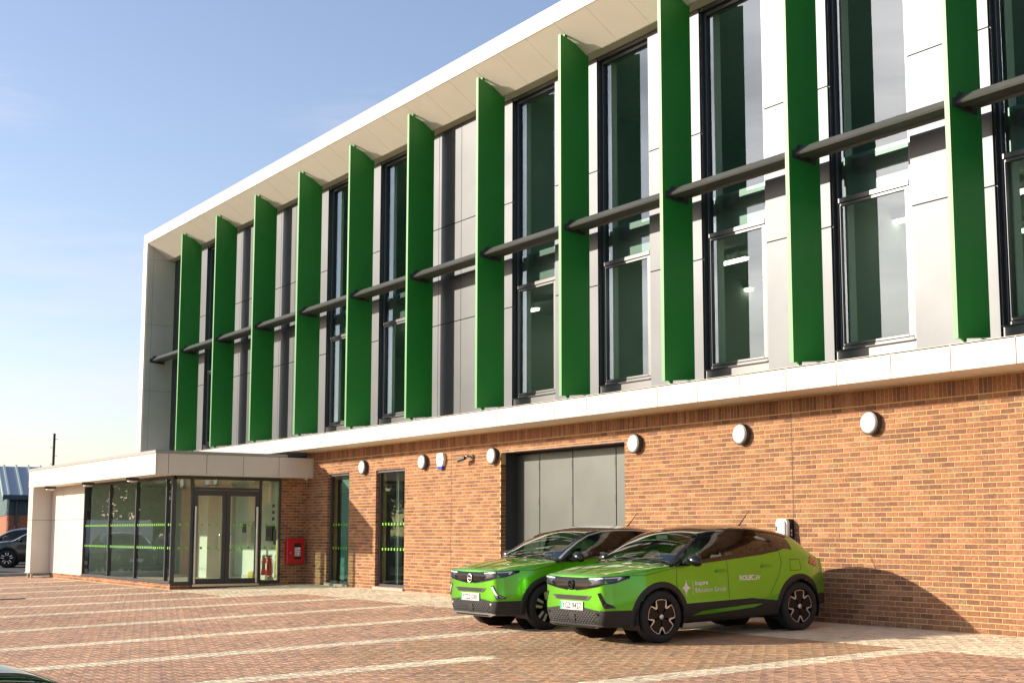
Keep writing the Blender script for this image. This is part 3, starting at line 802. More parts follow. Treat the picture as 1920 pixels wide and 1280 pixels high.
T = dict(
 zb = interp([(.1,.225),(.4,.23),(.8,.235),(2,.235),(3.3,.245),(3.8,.30),(4.15,.36)]),
 wb = interp([(.1,.54),(.3,.72),(.6,.80),(2,.80),(3.4,.80),(3.8,.76),(4.1,.66)]),
 ws = interp([(.1,.635),(.2,.715),(.35,.795),(.55,.858),(.84,.885),(1.3,.868),(2,.866),(2.8,.872),(3.3,.888),(3.6,.868),(3.8,.805),(3.95,.725),(4.1,.62)]),
 zs = interp([(.1,.43),(4.1,.46)]),
 wm = interp([(.1,.63),(.2,.71),(.35,.792),(.55,.862),(.84,.892),(1.3,.872),(2,.872),(2.6,.876),(3.0,.886),(3.4,.892),(3.6,.872),(3.8,.808),(3.95,.728),(4.1,.62)]),
 zm = interp([(.1,.64),(.84,.70),(2,.70),(3.3,.74),(4.1,.72)]),
 wh = interp([(.1,.61),(.2,.685),(.35,.765),(.6,.838),(.95,.862),(1.3,.868),(2,.864),(2.7,.852),(3.1,.832),(3.5,.790),(3.8,.715),(3.95,.66),(4.1,.58)]),
 zh = interp([(.1,.888),(.3,.922),(.6,.962),(.95,.990),(1.3,1.008),(2,1.052),(2.7,1.105),(3.08,1.152),(3.3,1.135),(3.6,1.085),(3.9,1.02),(4.1,.985)]),
 wr = interp([(.1,.52),(.3,.575),(.6,.62),(.85,.70),(.98,.785),(1.2,.755),(1.5,.705),(1.75,.665),(2.1,.645),(2.5,.635),(3.0,.615),(3.4,.59),(3.6,.585),(3.75,.60),(3.95,.59),(4.1,.54)]),
 zr = interp([(.1,.910),(.3,.952),(.6,.998),(.85,1.014),(.98,1.012),(1.2,1.130),(1.5,1.297),(1.75,1.405),(2.0,1.452),(2.3,1.468),(2.7,1.458),(3.1,1.418),(3.4,1.365),(3.56,1.31),(3.75,1.18),(3.92,1.06),(4.03,1.005),(4.1,.99)]),
 zt = interp([(.1,.918),(.3,.964),(.6,1.012),(.85,1.038),(.96,1.052),(1.2,1.185),(1.5,1.352),(1.75,1.462),(2.0,1.512),(2.3,1.530),(2.7,1.522),(3.1,1.485),(3.42,1.430),(3.56,1.375),(3.75,1.235),(3.92,1.095),(4.03,1.025),(4.1,1.0)]),
)
NV = (5, 9, 10, 14, 14, 9, 12)               # samples between the key points of a half section
VH = 5+9+10+14                               # index of the belt line
VR = VH+14                                   # index of the roof rail
def sections(xs, T):
    out = []
    for x in xs:
        g = {k: float(f(x)) for k, f in T.items()}
        k = [(0,g['zb']), (g['wb'],g['zb']), (g['ws'],g['zs']), (g['wm'],g['zm']), (g['wh'],g['zh']), (g['wr'],g['zr']), (g['wr']*.55, g['zr']+(g['zt']-g['zr'])*.72), (0, g['zt'])]
        pts = []
        # side curve through keys 1..4 (Catmull-Rom), straighter glass with slight bulge, crown
        P0 = [np.array(p) for p in k]
        def cr(a, b, c, d, t): return .5*((2*b)+(-a+c)*t+(2*a-5*b+4*c-d)*t*t+(-a+3*b-3*c+d)*t**3)
        for i in range(7):
            n = NV[i]
            for q in range(n):
                t = q/n
                if i == 0: p = P0[0]*(1-t)+P0[1]*t
                elif i == 1: p = cr(P0[1]-np.array([.02,.0]), P0[1], P0[2], P0[3], t)
                elif i == 2: p = cr(P0[1], P0[2], P0[3], P0[4], t)
                elif i == 3: p = cr(P0[2], P0[3], P0[4], P0[4]+np.array([-.05,.06]), t)
                elif i == 4: p = P0[4]*(1-t)+P0[5]*t+np.array([.022*math.sin(math.pi*t), .004*math.sin(math.pi*t)])
                elif i == 5: p = cr(P0[4]*.2+P0[5]*.8, P0[5], P0[6], P0[7], t)
                else: p = cr(P0[5], P0[6], P0[7], np.array([-P0[6][0], P0[6][1]]), t)
                pts.append(p)
        pts.append(P0[7]); out.append(np.array(pts))
    return np.array(out)                          # (nx, nv, 2)
def build_body(T, step=.015):
    xs = np.arange(X0, X1+1e-6, step); sec = sections(xs, T); nx, nv = sec.shape[:2]
    for _ in range(18):                              # fair the surface along the car
        sec[1:-1] = .25*sec[:-2]+.5*sec[1:-1]+.25*sec[2:]
    for _ in range(2):
        sec[:,1:-1] = .25*sec[:,:-2]+.5*sec[:,1:-1]+.25*sec[:,2:]
    grid = np.zeros((nx, nv, 3)); grid[:,:,0] = xs[:,None]; grid[:,:,1:] = sec
    def cap(sec0, x0, dirn, depth, K=14, sweep=.0):
        rings = []; zc = (sec0[:,1].min()*.52+sec0[:,1].max()*.48)
        for i in range(1, K+1):
            a = i/K; kk = 1-a**1.6 if i < K else 0.0; n_ = 4.6
            xx = x0+dirn*depth*(1-kk**n_)**(1/n_)
            r = np.zeros((len(sec0), 3)); r[:,1] = sec0[:,0]*kk; r[:,2] = zc+(sec0[:,1]-zc)*kk; r[:,0] = xx
            rings.append(r)
        return rings
    fr = cap(sec[0], xs[0], -1, X0-.0); rr = cap(sec[-1], xs[-1], 1, 4.15-X1)
    allg = np.concatenate([np.array(fr[::-1]), grid, np.array(rr)], 0)
    return allg, len(fr), nx
class Car:
    pass
def CLADLINE(x, y):
    if x < .42: return .455
    if x < 1.1: return .46
    if x < 2.45: return .497+.012*(x-1.18)
    if x < 3.0: return .513-.11*(x-2.45)
    if x > 3.7: return .50
    return .455
AX_F, AX_R, AXZ, WR = .835, 3.392, .347, .347
def shape_car(T=T):
    g, nf, nx = build_body(T)
    n, nv = g.shape[:2]; c = Car(); c.g, c.nf, c.nx, c.n, c.nv = g, nf, nx, n, nv
    for i in range(2, nf+nx):
        x = g[i,0,0]
        ln = CLADLINE(x, .9)
        j = 5+int(np.argmin(np.abs(g[i,5:VH-4,2]-ln)))
        z = g[i,:,2]; q = j+1 if (ln-z[j])*(z[j+1]-z[j]) > 0 else j-1
        if abs(z[q]-z[j]) > 1e-6:
            tt = (ln-z[j])/(z[q]-z[j]); g[i,j] = g[i,j]*(1-tt)+g[i,q]*tt
    v = g.reshape(-1, 3); v2 = v.copy(); v2[:,1] *= -1
    c.verts = np.concatenate([v, v2]); off = len(v)
    F = []; I = []
    for i in range(n-1):
        for j in range(nv-1):
            a, b, d, e = i*nv+j, (i+1)*nv+j, (i+1)*nv+j+1, i*nv+j+1
            F.append((a, b, d, e)); I.append((i, j, 1)); F.append((off+e, off+d, off+b, off+a)); I.append((i, j, -1))
    sx = sum((c.verts[f[1]]-c.verts[f[0]])[[0,2]] @ np.array([0,0]) for f in F[:1])
    k0 = next(q for q, (i, j, s) in enumerate(I) if i == nf+nx//2 and j == 22 and s == 1)
    a, b, d = (c.verts[F[k0][q]] for q in (0, 1, 2))
    if np.cross(b-a, d-a)[1] < 0: F = [f[::-1] for f in F]
    c.F = F; c.I = I
    c.bvh = BVHTree.FromPolygons([tuple(p) for p in c.verts], F)
    return c
def side_hit(c, x, z, s=1):
    h = c.bvh.ray_cast(Vector((x, 2*s, z)), Vector((0, -s, 0)))
    return h[0], (h[1] if h[1] is None or h[1].y*s > 0 else -h[1])
def front_hit(c, y, z):
    h = c.bvh.ray_cast(Vector((-1, y, z)), Vector((1, 0, 0)))
    return h[0], (h[1] if h[1] is None or h[1].x < 0 else -h[1])
def top_hit(c, x, y):
    h = c.bvh.ray_cast(Vector((x, y, 3)), Vector((0, 0, -1)))
    return h[0], (h[1] if h[1] is None or h[1].z > 0 else -h[1])
def classify(c, cladline, seed=0):
    """material class of every face"""
    cls = []
    V = c.verts
    for F, (i, j, s) in zip(c.F, c.I):
        p = V[list(F)].mean(0); x, y, z = p; y = abs(y)
        k = 'body'
        body_i = c.nf <= i < c.nf+c.nx-1
        side = j < VR
        if min(math.hypot(x-AX_F, z-AXZ), math.hypot(x-AX_R, z-AXZ)) < .392 and y > .52 and j > 2 and j < VH: k = None
        elif j < 5: k = 'clad'
        elif z < cladline(x, y): k = 'clad'
        elif body_i and j >= VH and x > 1.0:
            k = 'roof'
            xb = .985+.22*(y/.75)**2
            if j >= VR+1 and x < 1.79 and x > .99: k = 'glass_f'
            elif j >= VR+1 and x < 1.83: k = 'roof'
            elif VH+2 <= j < VR-2:
                t = (j-VH)/(VR-VH)
                if 1.24 < x < 1.94: k = 'glass_1'
                elif 2.02 < x < 2.93-.25*t: k = 'glass_2'
            elif j >= VR+2 and 3.58 < x < 3.93: k = 'glass_r'
            if x > 3.34 and j < VR-3: k = 'body'
            if x > 3.12 and VH <= j < VH+1: k = 'body'
        elif body_i and j >= VR and .955 < x <= 1.0: k = 'cowl'
        cls.append(k)
    return cls
def sub(c, cls, want):
    mb_v = {}; vs = []; fs = []
    for F, k in zip(c.F, cls):
        if k not in want: continue
        f = []
        for q in F:
            if q not in mb_v: mb_v[q] = len(vs); vs.append(c.verts[q])
            f.append(mb_v[q])
        fs.append(f)
    return vs, fs
def arch_ring(c, cx, s, r0, r1, a0, a1, out, n=40):
    """wheel arch moulding that hugs the body side"""
    mb = MB(); rows = []
    for i in range(n+1):
        a = math.radians(a0+(a1-a0)*i/n); row = []
        for r, o in ((r0, -.06), (r0, out*.6), (r0+.012, out), (r1-.012, out), (r1, out*.3), (r1+.003, -.01)):
            x, z = cx+r*math.cos(a), AXZ+r*math.sin(a)
            rr = max(r, .425); h, nn = side_hit(c, cx+rr*math.cos(a), max(AXZ+rr*math.sin(a), .27), s)
            y = abs(h.y) if h else .86
            row.append((x, s*(y+o), z))
        rows.append(row)
    m = len(rows[0]); mb.v = [p for r in rows for p in r]
    for i in range(n):
        for k in range(m-1): mb.f.append((i*m+k, i*m+k+1, (i+1)*m+k+1, (i+1)*m+k)); mb.c.append(None)
    return mb
def patch(c, poly, hit, off=.004, thick=.0, n=None, res=.02):
    """a flat outline laid on the body: poly in the two plane coordinates, hit(u,v) -> point, normal"""
    bm = bmesh.new(); vs = [bm.verts.new((p[0], p[1], 0)) for p in poly]; f = bm.faces.new(vs)
    us = [p[0] for p in poly]; ws = [p[1] for p in poly]
    for ax, lo, hi in ((0, min(us), max(us)), (1, min(ws), max(ws))):
        k = int((hi-lo)/res)
        for i in range(1, k+1):
            t = lo+(hi-lo)*i/(k+1); no = Vector((1,0,0)) if ax == 0 else Vector((0,1,0)); co = no*t
            bmesh.ops.bisect_plane(bm, geom=bm.verts[:]+bm.edges[:]+bm.faces[:], plane_co=co, plane_no=no)
    mb = MB(); bm.verts.index_update(); pts = []; nr = []
    for v in bm.verts:
        h, nn = hit(v.co.x, v.co.y)
        if h is None: h, nn = Vector((0,0,-5)), Vector((0,0,1))
        pts.append(h); nr.append(nn)
    top = [tuple(p+q*off) for p, q in zip(pts, nr)]
    fs = [[v.index for v in f.verts] for f in bm.faces if all(pts[v.index].z > -1 for v in f.verts)]
    mb.add(top, fs)
    b = [tuple(p-q*.01) for p, q in zip(pts, nr)]
    n0 = len(mb.v); mb.v += b
    for e in bm.edges:
        if len(e.link_faces) == 1:
            a, d = e.verts[0].index, e.verts[1].index
            if pts[a].z > -1 and pts[d].z > -1: mb.f.append((a, d, d+n0, a+n0)); mb.c.append(None)
    bm.free(); return mb
def ribbon(c, pts, hit, wid, off=.004, step=.02):
    """thin strip following a polyline on the body"""
    dense = []
    for p, q in zip(pts[:-1], pts[1:]):
        L = math.hypot(q[0]-p[0], q[1]-p[1]); k = max(1, int(L/step))
        dense += [(p[0]+(q[0]-p[0])*i/k, p[1]+(q[1]-p[1])*i/k) for i in range(k)]
    dense.append(pts[-1]); mb = MB(); m = len(dense); rows = []
    for i, p in enumerate(dense):
        a = dense[max(i-1,0)]; b = dense[min(i+1,m-1)]; L = math.hypot(b[0]-a[0], b[1]-a[1]) or 1; nx_, ny_ = -(b[1]-a[1])/L*wid/2, (b[0]-a[0])/L*wid/2
        row = []
        for sgn, o in ((1,-.004),(1,off),(-1,off),(-1,-.004)):
            h, nn = hit(p[0]+nx_*sgn, p[1]+ny_*sgn)
            row.append(tuple(h+nn*o) if h is not None else None)
        rows.append(row)
    for r0, r1 in zip(rows[:-1], rows[1:]):
        if None in r0 or None in r1: continue
        n0 = len(mb.v); mb.v += r0+r1; mb.f += [(n0+k, n0+k+1, n0+k+5, n0+k+4) for k in range(3)]; mb.c += [None]*3
    return mb
def drape_text(c, txt, size, hit, u0, v0, bold=0.0, squash=1.0, space=1.0, flip=1, off=.003, lean=0.0):
    me, co = text_mesh(txt, size, 0.0, bold, squash, space)
    bm = bmesh.new(); bm.from_mesh(me)
    bmesh.ops.triangulate(bm, faces=bm.faces[:])
    for v, p in zip(bm.verts, co):
        u, w_ = u0+flip*(p[0]+lean*p[1]), v0+p[1]
        h, nn = hit(u, w_)
        v.co = h+nn*off if h is not None else Vector((0,0,-5))
    mb = MB(); bm.verts.index_update(); mb.add([v.co[:] for v in bm.verts], [[v.index for v in f.verts] for f in bm.faces]); bm.free(); bpy.data.meshes.remove(me)
    return mb

PAINT = {
 'green': mat('lime green metallic paint', (.118,.46,.002), .34, metal=.6, coat=1.0, coat_rough=.05),
 'black': mat('black gloss paint', (.008,.008,.010), .18, coat=1.0, coat_rough=.02),
 'silverblue': mat('blue grey metallic paint', (.16,.19,.22), .3, metal=.5, coat=1.0),
 'vanwhite': mat('white van paint', (.72,.73,.72), .3, coat=.8),
}
CLAD = mat('textured black cladding', (.016,.016,.017), .62)
GLOSS = mat('piano black trim', (.006,.006,.007), .10, coat=.35)
VISOR = mat('smoked visor', (.004,.004,.005), .12, spec=.25)
RIMB = mat('satin black alloy', (.008,.008,.009), .45, spec=.3)
TYRE = mat('tyre rubber', (.018,.018,.018), .85)
CHROME = mat('machined alloy', (.66,.66,.65), .36, metal=.75)
LAMPM = mat('headlamp interior', (.035,.042,.065), .2, metal=.3, coat=.3)
LED = mat('frosted light guide', (.75,.78,.82), .3)
PLATE = mat('number plate white', (.80,.80,.76), .35); INK = mat('plate lettering', (.01,.01,.01), .5); EVG = mat('plate green flash', (.01,.45,.20), .4)
VINYL = mat('white vinyl', (.82,.82,.80), .4)
CABIN = mat('dark cabin trim', (.03,.03,.035), .8); SEAT = mat('grey seat fabric', (.16,.16,.165), .9)
CGLASS = glass('car glass', (.70,.80,.72), 1.9, 1.1); CGLASSD = glass('privacy car glass', (.10,.10,.09), 1.7, 1.0)
CGLASSM = glass('tinted side glass', (.42,.46,.43), 1.6, 1.0)
CGLASSB = glass('dark car glass', (.10,.12,.15), 1.32, 1.0)
TAILM = mat('tail lamp red', (.25,.01,.012), .15, coat=1.0); AMBER = mat('amber lamp', (.6,.16,.02), .2, coat=1.0)

def wheel(parent, x, y, s, style):
    w_ = obj('wheel', None, parent, loc=(x, y*s, AXZ))
    mb = MB(); hw = .107
    mb.lathe([(.245,-hw*.9),(.262,-hw),(.315,-hw*.98),(.337,-hw*.80),(.346,-hw*.55),(.347,0),(.346,hw*.55),(.337,hw*.80),(.315,hw*.98),(.262,hw),(.245,hw*.9)], 56, 'y'); mb.f = mb.f[:-2]; mb.c = mb.c[:-2]
    part('tyre', mb, TYRE, w_, smooth=True, sharp=50)
    mb = MB()
    for q in (-.05,-.017,.017,.05): mb.lathe([(.3475,q-.003),(.3482,q),(.3475,q+.003)], 40, 'y'); mb.f = mb.f[:-2]; mb.c = mb.c[:-2]
    part('tread_grooves', mb, MAT['black'], w_, kind='stuff')
    o = s*hw
    mb = MB(); mb.lathe([(.247,-o*.9),(.247,o*.88),(.240,o*.92),(.232,o*.86),(.225,o*.3),(.21,-o*.2),(.02,-o*.25)], 48, 'y'); mb.f = mb.f[:-2]; mb.c = mb.c[:-2]
    part('rim', mb, RIMB, w_, smooth=True, sharp=35)
    ya, yb = o*.50, o*.78
    def plate(poly, y0, y1, m, name):
        mb = MB(); mb.prism(poly, 'y', min(y0,y1), max(y0,y1)); part(name, mb, m, w_)
    lo = min(ya,yb); hi = max(ya,yb)
    def P_(r, a): return (r*math.cos(math.radians(a)), r*math.sin(math.radians(a)))
    if style == 1:
        for k in range(5):
            A = 90+k*72; plate([P_(.05,A-30),P_(.13,A-30),P_(.232,A-17),P_(.235,A),P_(.232,A+17),P_(.13,A+30),P_(.05,A+30)], lo*.5 if s>0 else hi*.5, yb*.96, RIMB, 'spoke')
        loop = []
        for k in range(5):
            A = 90+k*72
            loop += [P_(.139,A-36), P_(.150,A-31), P_(.224,A-23), P_(.230,A-17), P_(.230,A-8), P_(.230,A+8), P_(.230,A+17), P_(.224,A+23), P_(.150,A+31)]
        n = len(loop); mb = MB()
        for i, p in enumerate(loop):
            a, b = loop[i-1], loop[(i+1)%n]; L = math.hypot(b[0]-a[0], b[1]-a[1]); nx_, ny_ = -(b[1]-a[1])/L, (b[0]-a[0])/L
            r = math.hypot(*p); wd = .012 if r < .2 else .0055
            for sg, yy in ((1,yb*.9),(1,yb+s*.006),(-1,yb+s*.006),(-1,yb*.9)): mb.v.append((p[0]+nx_*wd*sg, yy, p[1]+ny_*wd*sg))
        for i in range(n):
            j = (i+1)%n
            for k in range(3): mb.f.append((i*4+k, i*4+k+1, j*4+k+1, j*4+k)); mb.c.append(None)
        part('machined_outline', mb, CHROME, w_)
    else:
        for k in range(5):
            A = 90+k*72
            plate([P_(.05,A-32),P_(.12,A-28),P_(.233,A-16),P_(.235,A),P_(.233,A+16),P_(.12,A+28),P_(.05,A+32)], lo*.5 if s>0 else hi*.5, yb*.93, RIMB, 'spoke')
            for sg in (-1,1):
                q = [P_(.105,A+sg*11), P_(.12,A+sg*26), P_(.226,A+sg*18.5), P_(.229,A+sg*7.5)]
                if sg < 0: q = q[::-1]
                plate(q, yb*.9, yb+s*.006, CHROME, 'machined_blade')
    mb = MB(); mb.lathe([(.034, yb*.8),(.034,yb+s*.006),(.028,yb+s*.011),(.001,yb+s*.012)], 20, 'y'); part('hub_cap', mb, CHROME if style == 1 else GLOSS, w_, smooth=True, sharp=40)
    return w_

def zigzag(r):
    a = [(-1,.12),(.18,.12),(-.04,.30),(.25,.30),(1,-.12),(-.18,-.12),(.04,-.30),(-.25,-.30)]
    return [(x*r, z*r) for x, z in a]

def hatchback(name, label, loc, rot, paint, style, plate_txt, trim, letters=False):
    """compact crossover: nose at local x=0 pointing to -x, wheels on z=0"""
    t = thing(name, label, 'car', loc, rot)
    c = shape_car()
    cls = classify(c, CLADLINE)
    body = paint
    def sp(nm, want, m, smooth=True, par=t):
        vs, fs = sub(c, cls, want)
        if not fs: return None
        mb = MB(); mb.add(vs, fs); return part(nm, mb, m, par, smooth=smooth, sharp=38, fix=False)
    sp('body', ('body',), body); sp('lower_cladding', ('clad',), CLAD); sp('roof', ('roof','cowl'), GLOSS)
    for nm, k, m in (('windscreen','glass_f',CGLASS if plate_txt else CGLASSB),('side_window','glass_1',CGLASSM),('side_window','glass_2',CGLASSD),('rear_window','glass_r',CGLASSD)):
        if k in ('glass_1','glass_2'):
            for s in (1,-1):
                cl2 = [kk if (ij[2] == s) else None for kk, ij in zip(cls, c.I)]
                vs, fs = sub(c, cl2, (k,)); mb = MB(); mb.add(vs, fs); part(nm, mb, m, t, smooth=True, fix=False)
        else: sp(nm, (k,), m)
    S1 = lambda x, z: side_hit(c, x, z, 1)
    SM = lambda x, z: side_hit(c, x, z, -1)
    FR = lambda y, z: front_hit(c, y, z)
    # wheel arches, wells, wheels
    for cx in (AX_F, AX_R):
        for s in (1,-1):
            mb = arch_ring(c, cx, s, .385, .462, -14 if cx == AX_F else -12, 194 if cx == AX_F else 192, .010); part('arch_moulding', mb, CLAD, t, smooth=True, sharp=40)
            mb = MB(); n = 28
            for i in range(n+1):
                a = math.radians(-25+230*i/n)
                for y in (.50, .86): mb.v.append((cx+.392*math.cos(a), s*y, AXZ+.392*math.sin(a)))
            for i in range(n): mb.f.append((i*2, i*2+1, i*2+3, i*2+2)); mb.c.append(None)
            o = len(mb.v); mb.v += [(cx+.40*math.cos(2*math.pi*i/24), s*.50, AXZ+.40*math.sin(2*math.pi*i/24)) for i in range(24)]; mb.f.append(tuple(range(o, o+24))); mb.c.append(None)
            part('wheel_well', mb, MAT['black'], t)
            wheel(t, cx, .775, s, style)
    mb = MB(); mb.box(.5, 3.7, -.5, .5, .20, .30); part('underbody', mb, MAT['black'], t)
    # sill insert, door lines, handles
    for s, H in ((1, S1), (-1, SM)):
        mb = patch(c, [(1.40,.335),(1.55,.385),(2.50,.43),(2.66,.425),(2.50,.385),(1.75,.345)], H, .010); part('sill_insert', mb, body, t, smooth=True, sharp=40)
        for ln in ([(1.12,.98),(1.10,.80),(1.13,.56),(1.17,.50)], [(2.02,1.05),(2.03,.9),(2.04,.52)], [(3.04,1.14),(3.06,.97),(2.98,.80),(2.88,.66),(2.80,.54)], [(.40,.905),(.60,.900),(.90,.955),(1.12,.985)], [(3.22,.86),(3.44,.86),(3.45,1.01),(3.24,1.02),(3.22,.86)]):
            mb = ribbon(c, ln, H, .0065, .0012); part('panel_gap', mb, MAT['black'], t)
        for hx in (1.90, 2.76):
            hz = .905+.04*(hx-1.9)
            mb = patch(c, [(hx-.115,hz-.006),(hx-.06,hz+.034),(hx+.06,hz+.04),(hx+.115,hz+.008),(hx+.06,hz-.030),(hx-.06,hz-.035)], H, .002); part('handle_recess', mb, body, t)
            h, nn = H(hx, hz); mb = MB(); mb.tube([h+Vector((-.10,s*.004,0)), h+Vector((-.07,s*.032,.004)), h+Vector((.07,s*.032,.01)), h+Vector((.10,s*.004,.008))], [.012,.014,.014,.012], 8); part('door_handle', mb, body, t, smooth=True)
        # mirror
        mb = MB(); q = Vector((1.34, s*.99, 1.07)); prof = []
        bm = bmesh.new(); bmesh.ops.create_uvsphere(bm, u_segments=20, v_segments=12, radius=1)
        for v in bm.verts:
            x, y, z = v.co; v.co = Vector((q.x+x*(.085 if x < 0 else .05), q.y+y*.135, q.z+z*.078+(-.02*y*s)))
        bm.verts.index_update(); mb.add([v.co[:] for v in bm.verts], [[v.index for v in f.verts] for f in bm.faces]); bm.free()
        mr = part('door_mirror', mb, GLOSS, t, smooth=True)
        mb = MB(); mb.tube([(1.30, s*.83, 1.02),(1.33, s*.93, 1.035)], [.035,.03], 8); part('mirror_arm', mb, CLAD, t, smooth=True)
        mb = ribbon(c, [(1.0,1.0),(1.3,1.012),(2,1.056),(2.7,1.108),(3.05,1.150)], H, .014, .006); part('belt_trim', mb, GLOSS, t)
        mb = ribbon(c, [(1.10,1.05),(1.28,1.16),(1.5,1.28),(1.75,1.385),(2.0,1.432),(2.3,1.447),(2.7,1.437),(3.1,1.395),(3.36,1.33)], H, .016, .007); part('roof_trim', mb, CHROME if trim == 'silver' else GLOSS, t)
        mb = patch(c, [(3.66,.95),(3.76,1.03),(3.90,1.0),(3.96,.92),(3.86,.89)], H, .008); part('tail_lamp', mb, TAILM, t)
    # front: visor with lamps, grille, plate, lower grille
    vis = []
    top_ = [(0,.880),(.25,.880),(.50,.886),(.70,.897),(.785,.905)]; bot_ = [(.785,.868),(.70,.822),(.55,.778),(.30,.742),(.10,.722),(0,.712)]
    half = top_+bot_
    poly = [(-y, z) for y, z in half[1:-1]][::-1]
    full = half[:-1]+[(0,.712)]+[(-y, z) for y, z in bot_[:-1]][::-1]+[(-y, z) for y, z in top_[1:]][::-1]
    mb = patch(c, full, FR, .006, res=.03); vz = part('visor', mb, VISOR, t, smooth=True, sharp=40)
    for s in (1,-1):
        mb = patch(c, [(s*.36,.868),(s*.60,.880),(s*.755,.893),(s*.755,.865),(s*.69,.828),(s*.56,.792),(s*.42,.776),(s*.46,.815)], FR, .009, res=.03); hl = part('headlamp', mb, LAMPM, t, smooth=True, sharp=40)
        mb = ribbon(c, [(s*.39,.862),(s*.55,.870),(s*.735,.883)], FR, .013, .012); part('light_guide', mb, LED, hl)
        mb = ribbon(c, [(s*.735,.884),(s*.715,.848)], FR, .014, .012); part('light_guide', mb, LED, hl)
        mb = ribbon(c, [(s*.77,.863),(s*.70,.816),(s*.55,.772),(s*.30,.736),(s*.10,.716)], FR, .012, .009); part('visor_trim', mb, LAMPM if trim == 'silver' else GLOSS, vz)
        # fog blade
        mb = patch(c, [(s*.555,.683),(s*.605,.690),(s*.712,.490),(s*.655,.485)], FR, .007, res=.04); part('fog_slot', mb, GLOSS, t)
        if trim == 'silver':
            mb = ribbon(c, [(s*.582,.672),(s*.680,.502)], FR, .030, .012); part('fog_blade', mb, LED, t)
    mb = patch(c, [(-.44,.645),(.44,.645),(.36,.585),(-.36,.585)], FR, .003, res=.05); gr = part('upper_grille', mb, MAT['black'], t)
    for z in (.632, .610, .592):
        y = .42-.06*(.645-z)/.06
        mb = ribbon(c, [(-y*.93,z),(y*.93,z)], FR, .010, .010); part('grille_bar', mb, CLAD, gr)
    for s in (1,-1):
        mb = patch(c, [(s*.435,.642),(s*.35,.642),(s*.315,.588),(s*.365,.588)], FR, .008, res=.05); part('grille_end', mb, MAT['frame'], gr)
    lowp = [(-.55,.445),(-.40,.458),(.40,.458),(.55,.445),(.60,.40),(.54,.275),(-.54,.275),(-.60,.40)]
    mb = patch(c, lowp, FR, .002, res=.05); lg = part('lower_grille', mb, MAT['black'], t)
    mb = MB()
    for r in range(6):
        for k in range(-10, 11):
            y = k*.062+(.031 if r % 2 else 0); z = .43-r*.027
            if abs(y) > .54-.015*r or (abs(y) < .075 and z < .40): continue
            h, nn = FR(y, z)
            if h is None: continue
            mb.bbox(h.x-.014, h.x+.004, y-.022, y+.022, z-.006, z+.006, .003)
    part('grille_mesh', mb, MAT['frame'], lg, kind='stuff')
    mb = patch(c, [(-.065,.40),(.065,.40),(.065,.285),(-.065,.285)], FR, .014, res=.05); part('radar_cover', mb, CLAD, lg)
    for s in (1,-1):
        h, nn = FR(s*.545, .41); mb = MB(); mb.lathe([(.001,-.012),(.018,-.012),(.022,.0),(.022,.02)], 14, 'x', (h.x, h.y, h.z)); part('parking_sensor', mb, CHROME if trim == 'silver' else GLOSS, t)
    SK = CHROME if trim == 'silver' else MAT['blade']
    mb = patch(c, [(-.50,.272),(.50,.272),(.60,.264),(.48,.236),(-.48,.236),(-.60,.264)], FR, .020, res=.06); part('skid_plate', mb, SK, t, smooth=True, sharp=40)
    mb = ribbon(c, [(-.45,.254),(.45,.254)], FR, .010, .026); part('skid_slot', mb, MAT['black'], t)
    # badge
    h, nn = FR(0, .785); mb = MB(); mb.lathe([(.058,.002),(.066,-.004),(.066,-.012),(.058,-.016),(.050,-.012),(.050,-.004)], 28, 'x', (h.x-.008, 0, .785)); mb.f = mb.f[:-2]; mb.c = mb.c[:-2]
    bd = part('badge', mb, CHROME if trim == 'silver' else GLOSS, t, smooth=True, sharp=50)
    mb = MB(); mb.prism([(y, .785+z) for y, z in zigzag(.062)], 'x', h.x-.022, h.x-.010); part('badge_bolt', mb, CHROME if trim == 'silver' else GLOSS, bd)
    # hood creases and shut line
    for s in (1,-1):
        TP = lambda x, y: top_hit(c, x, y)
        mb = ribbon(c, [(.26,s*.655),(.50,s*.705),(.80,s*.755),(.95,s*.80)], TP, .006, .001); part('panel_gap', mb, MAT['black'], t)
    TP = lambda x, y: top_hit(c, x, y)
    mb = ribbon(c, [(.10,0),(.30,0),(.60,0),(.93,0)], TP, .012, .006); part('bonnet_crease', mb, body, t, smooth=True)
    for s in (1,-1):
        mb = ribbon(c, [(.20,s*.30),(.55,s*.36),(.90,s*.45)], TP, .02, .004); part('bonnet_crease', mb, body, t, smooth=True)
    for a, b in (((1.0,.55),(1.10,-.05)), ((1.0,-.05),(1.10,-.62))) if plate_txt else ():
        pa, pb = top_hit(c, *a)[0], top_hit(c, *b)[0]
        if pa and pb:
            mb = MB(); mb.tube([pa+Vector((0,0,.015)), (pa+pb)/2+Vector((0,0,.03)), pb+Vector((0,0,.018))], .008, 6); part('wiper', mb, MAT['black'], t)
    p = top_hit(c, 3.05, 0)[0]; mb = MB(); mb.tube([p+Vector((0,0,-.01)), p+Vector((.05,0,.03)), p+Vector((-.0,0,.0))+Vector((.24,0,.22))], [.016,.010,.003], 6); part('aerial', mb, MAT['black'], t)
    # cabin
    mb = MB(); mb.box(1.15, 3.5, -.70, .70, .32, .38); mb.box(3.30, 3.5, -.66, .66, .38, .98); part('cabin_floor', mb, CABIN, t)
    mb = MB()
    for y in (-1, 1): mb.box(1.0, 3.5, min(y*.74,y*.77), max(y*.74,y*.77), .34, .99)
    mb.box(.97, 1.0, -.76, .76, .34, .985); part('door_trim', mb, CABIN, t)
    mb = MB(); mb.prism([(1.02,.70),(1.06,.99),(1.38,1.02),(1.52,.95),(1.45,.70)], 'y', -.72, .72); part('dashboard', mb, CABIN, t)
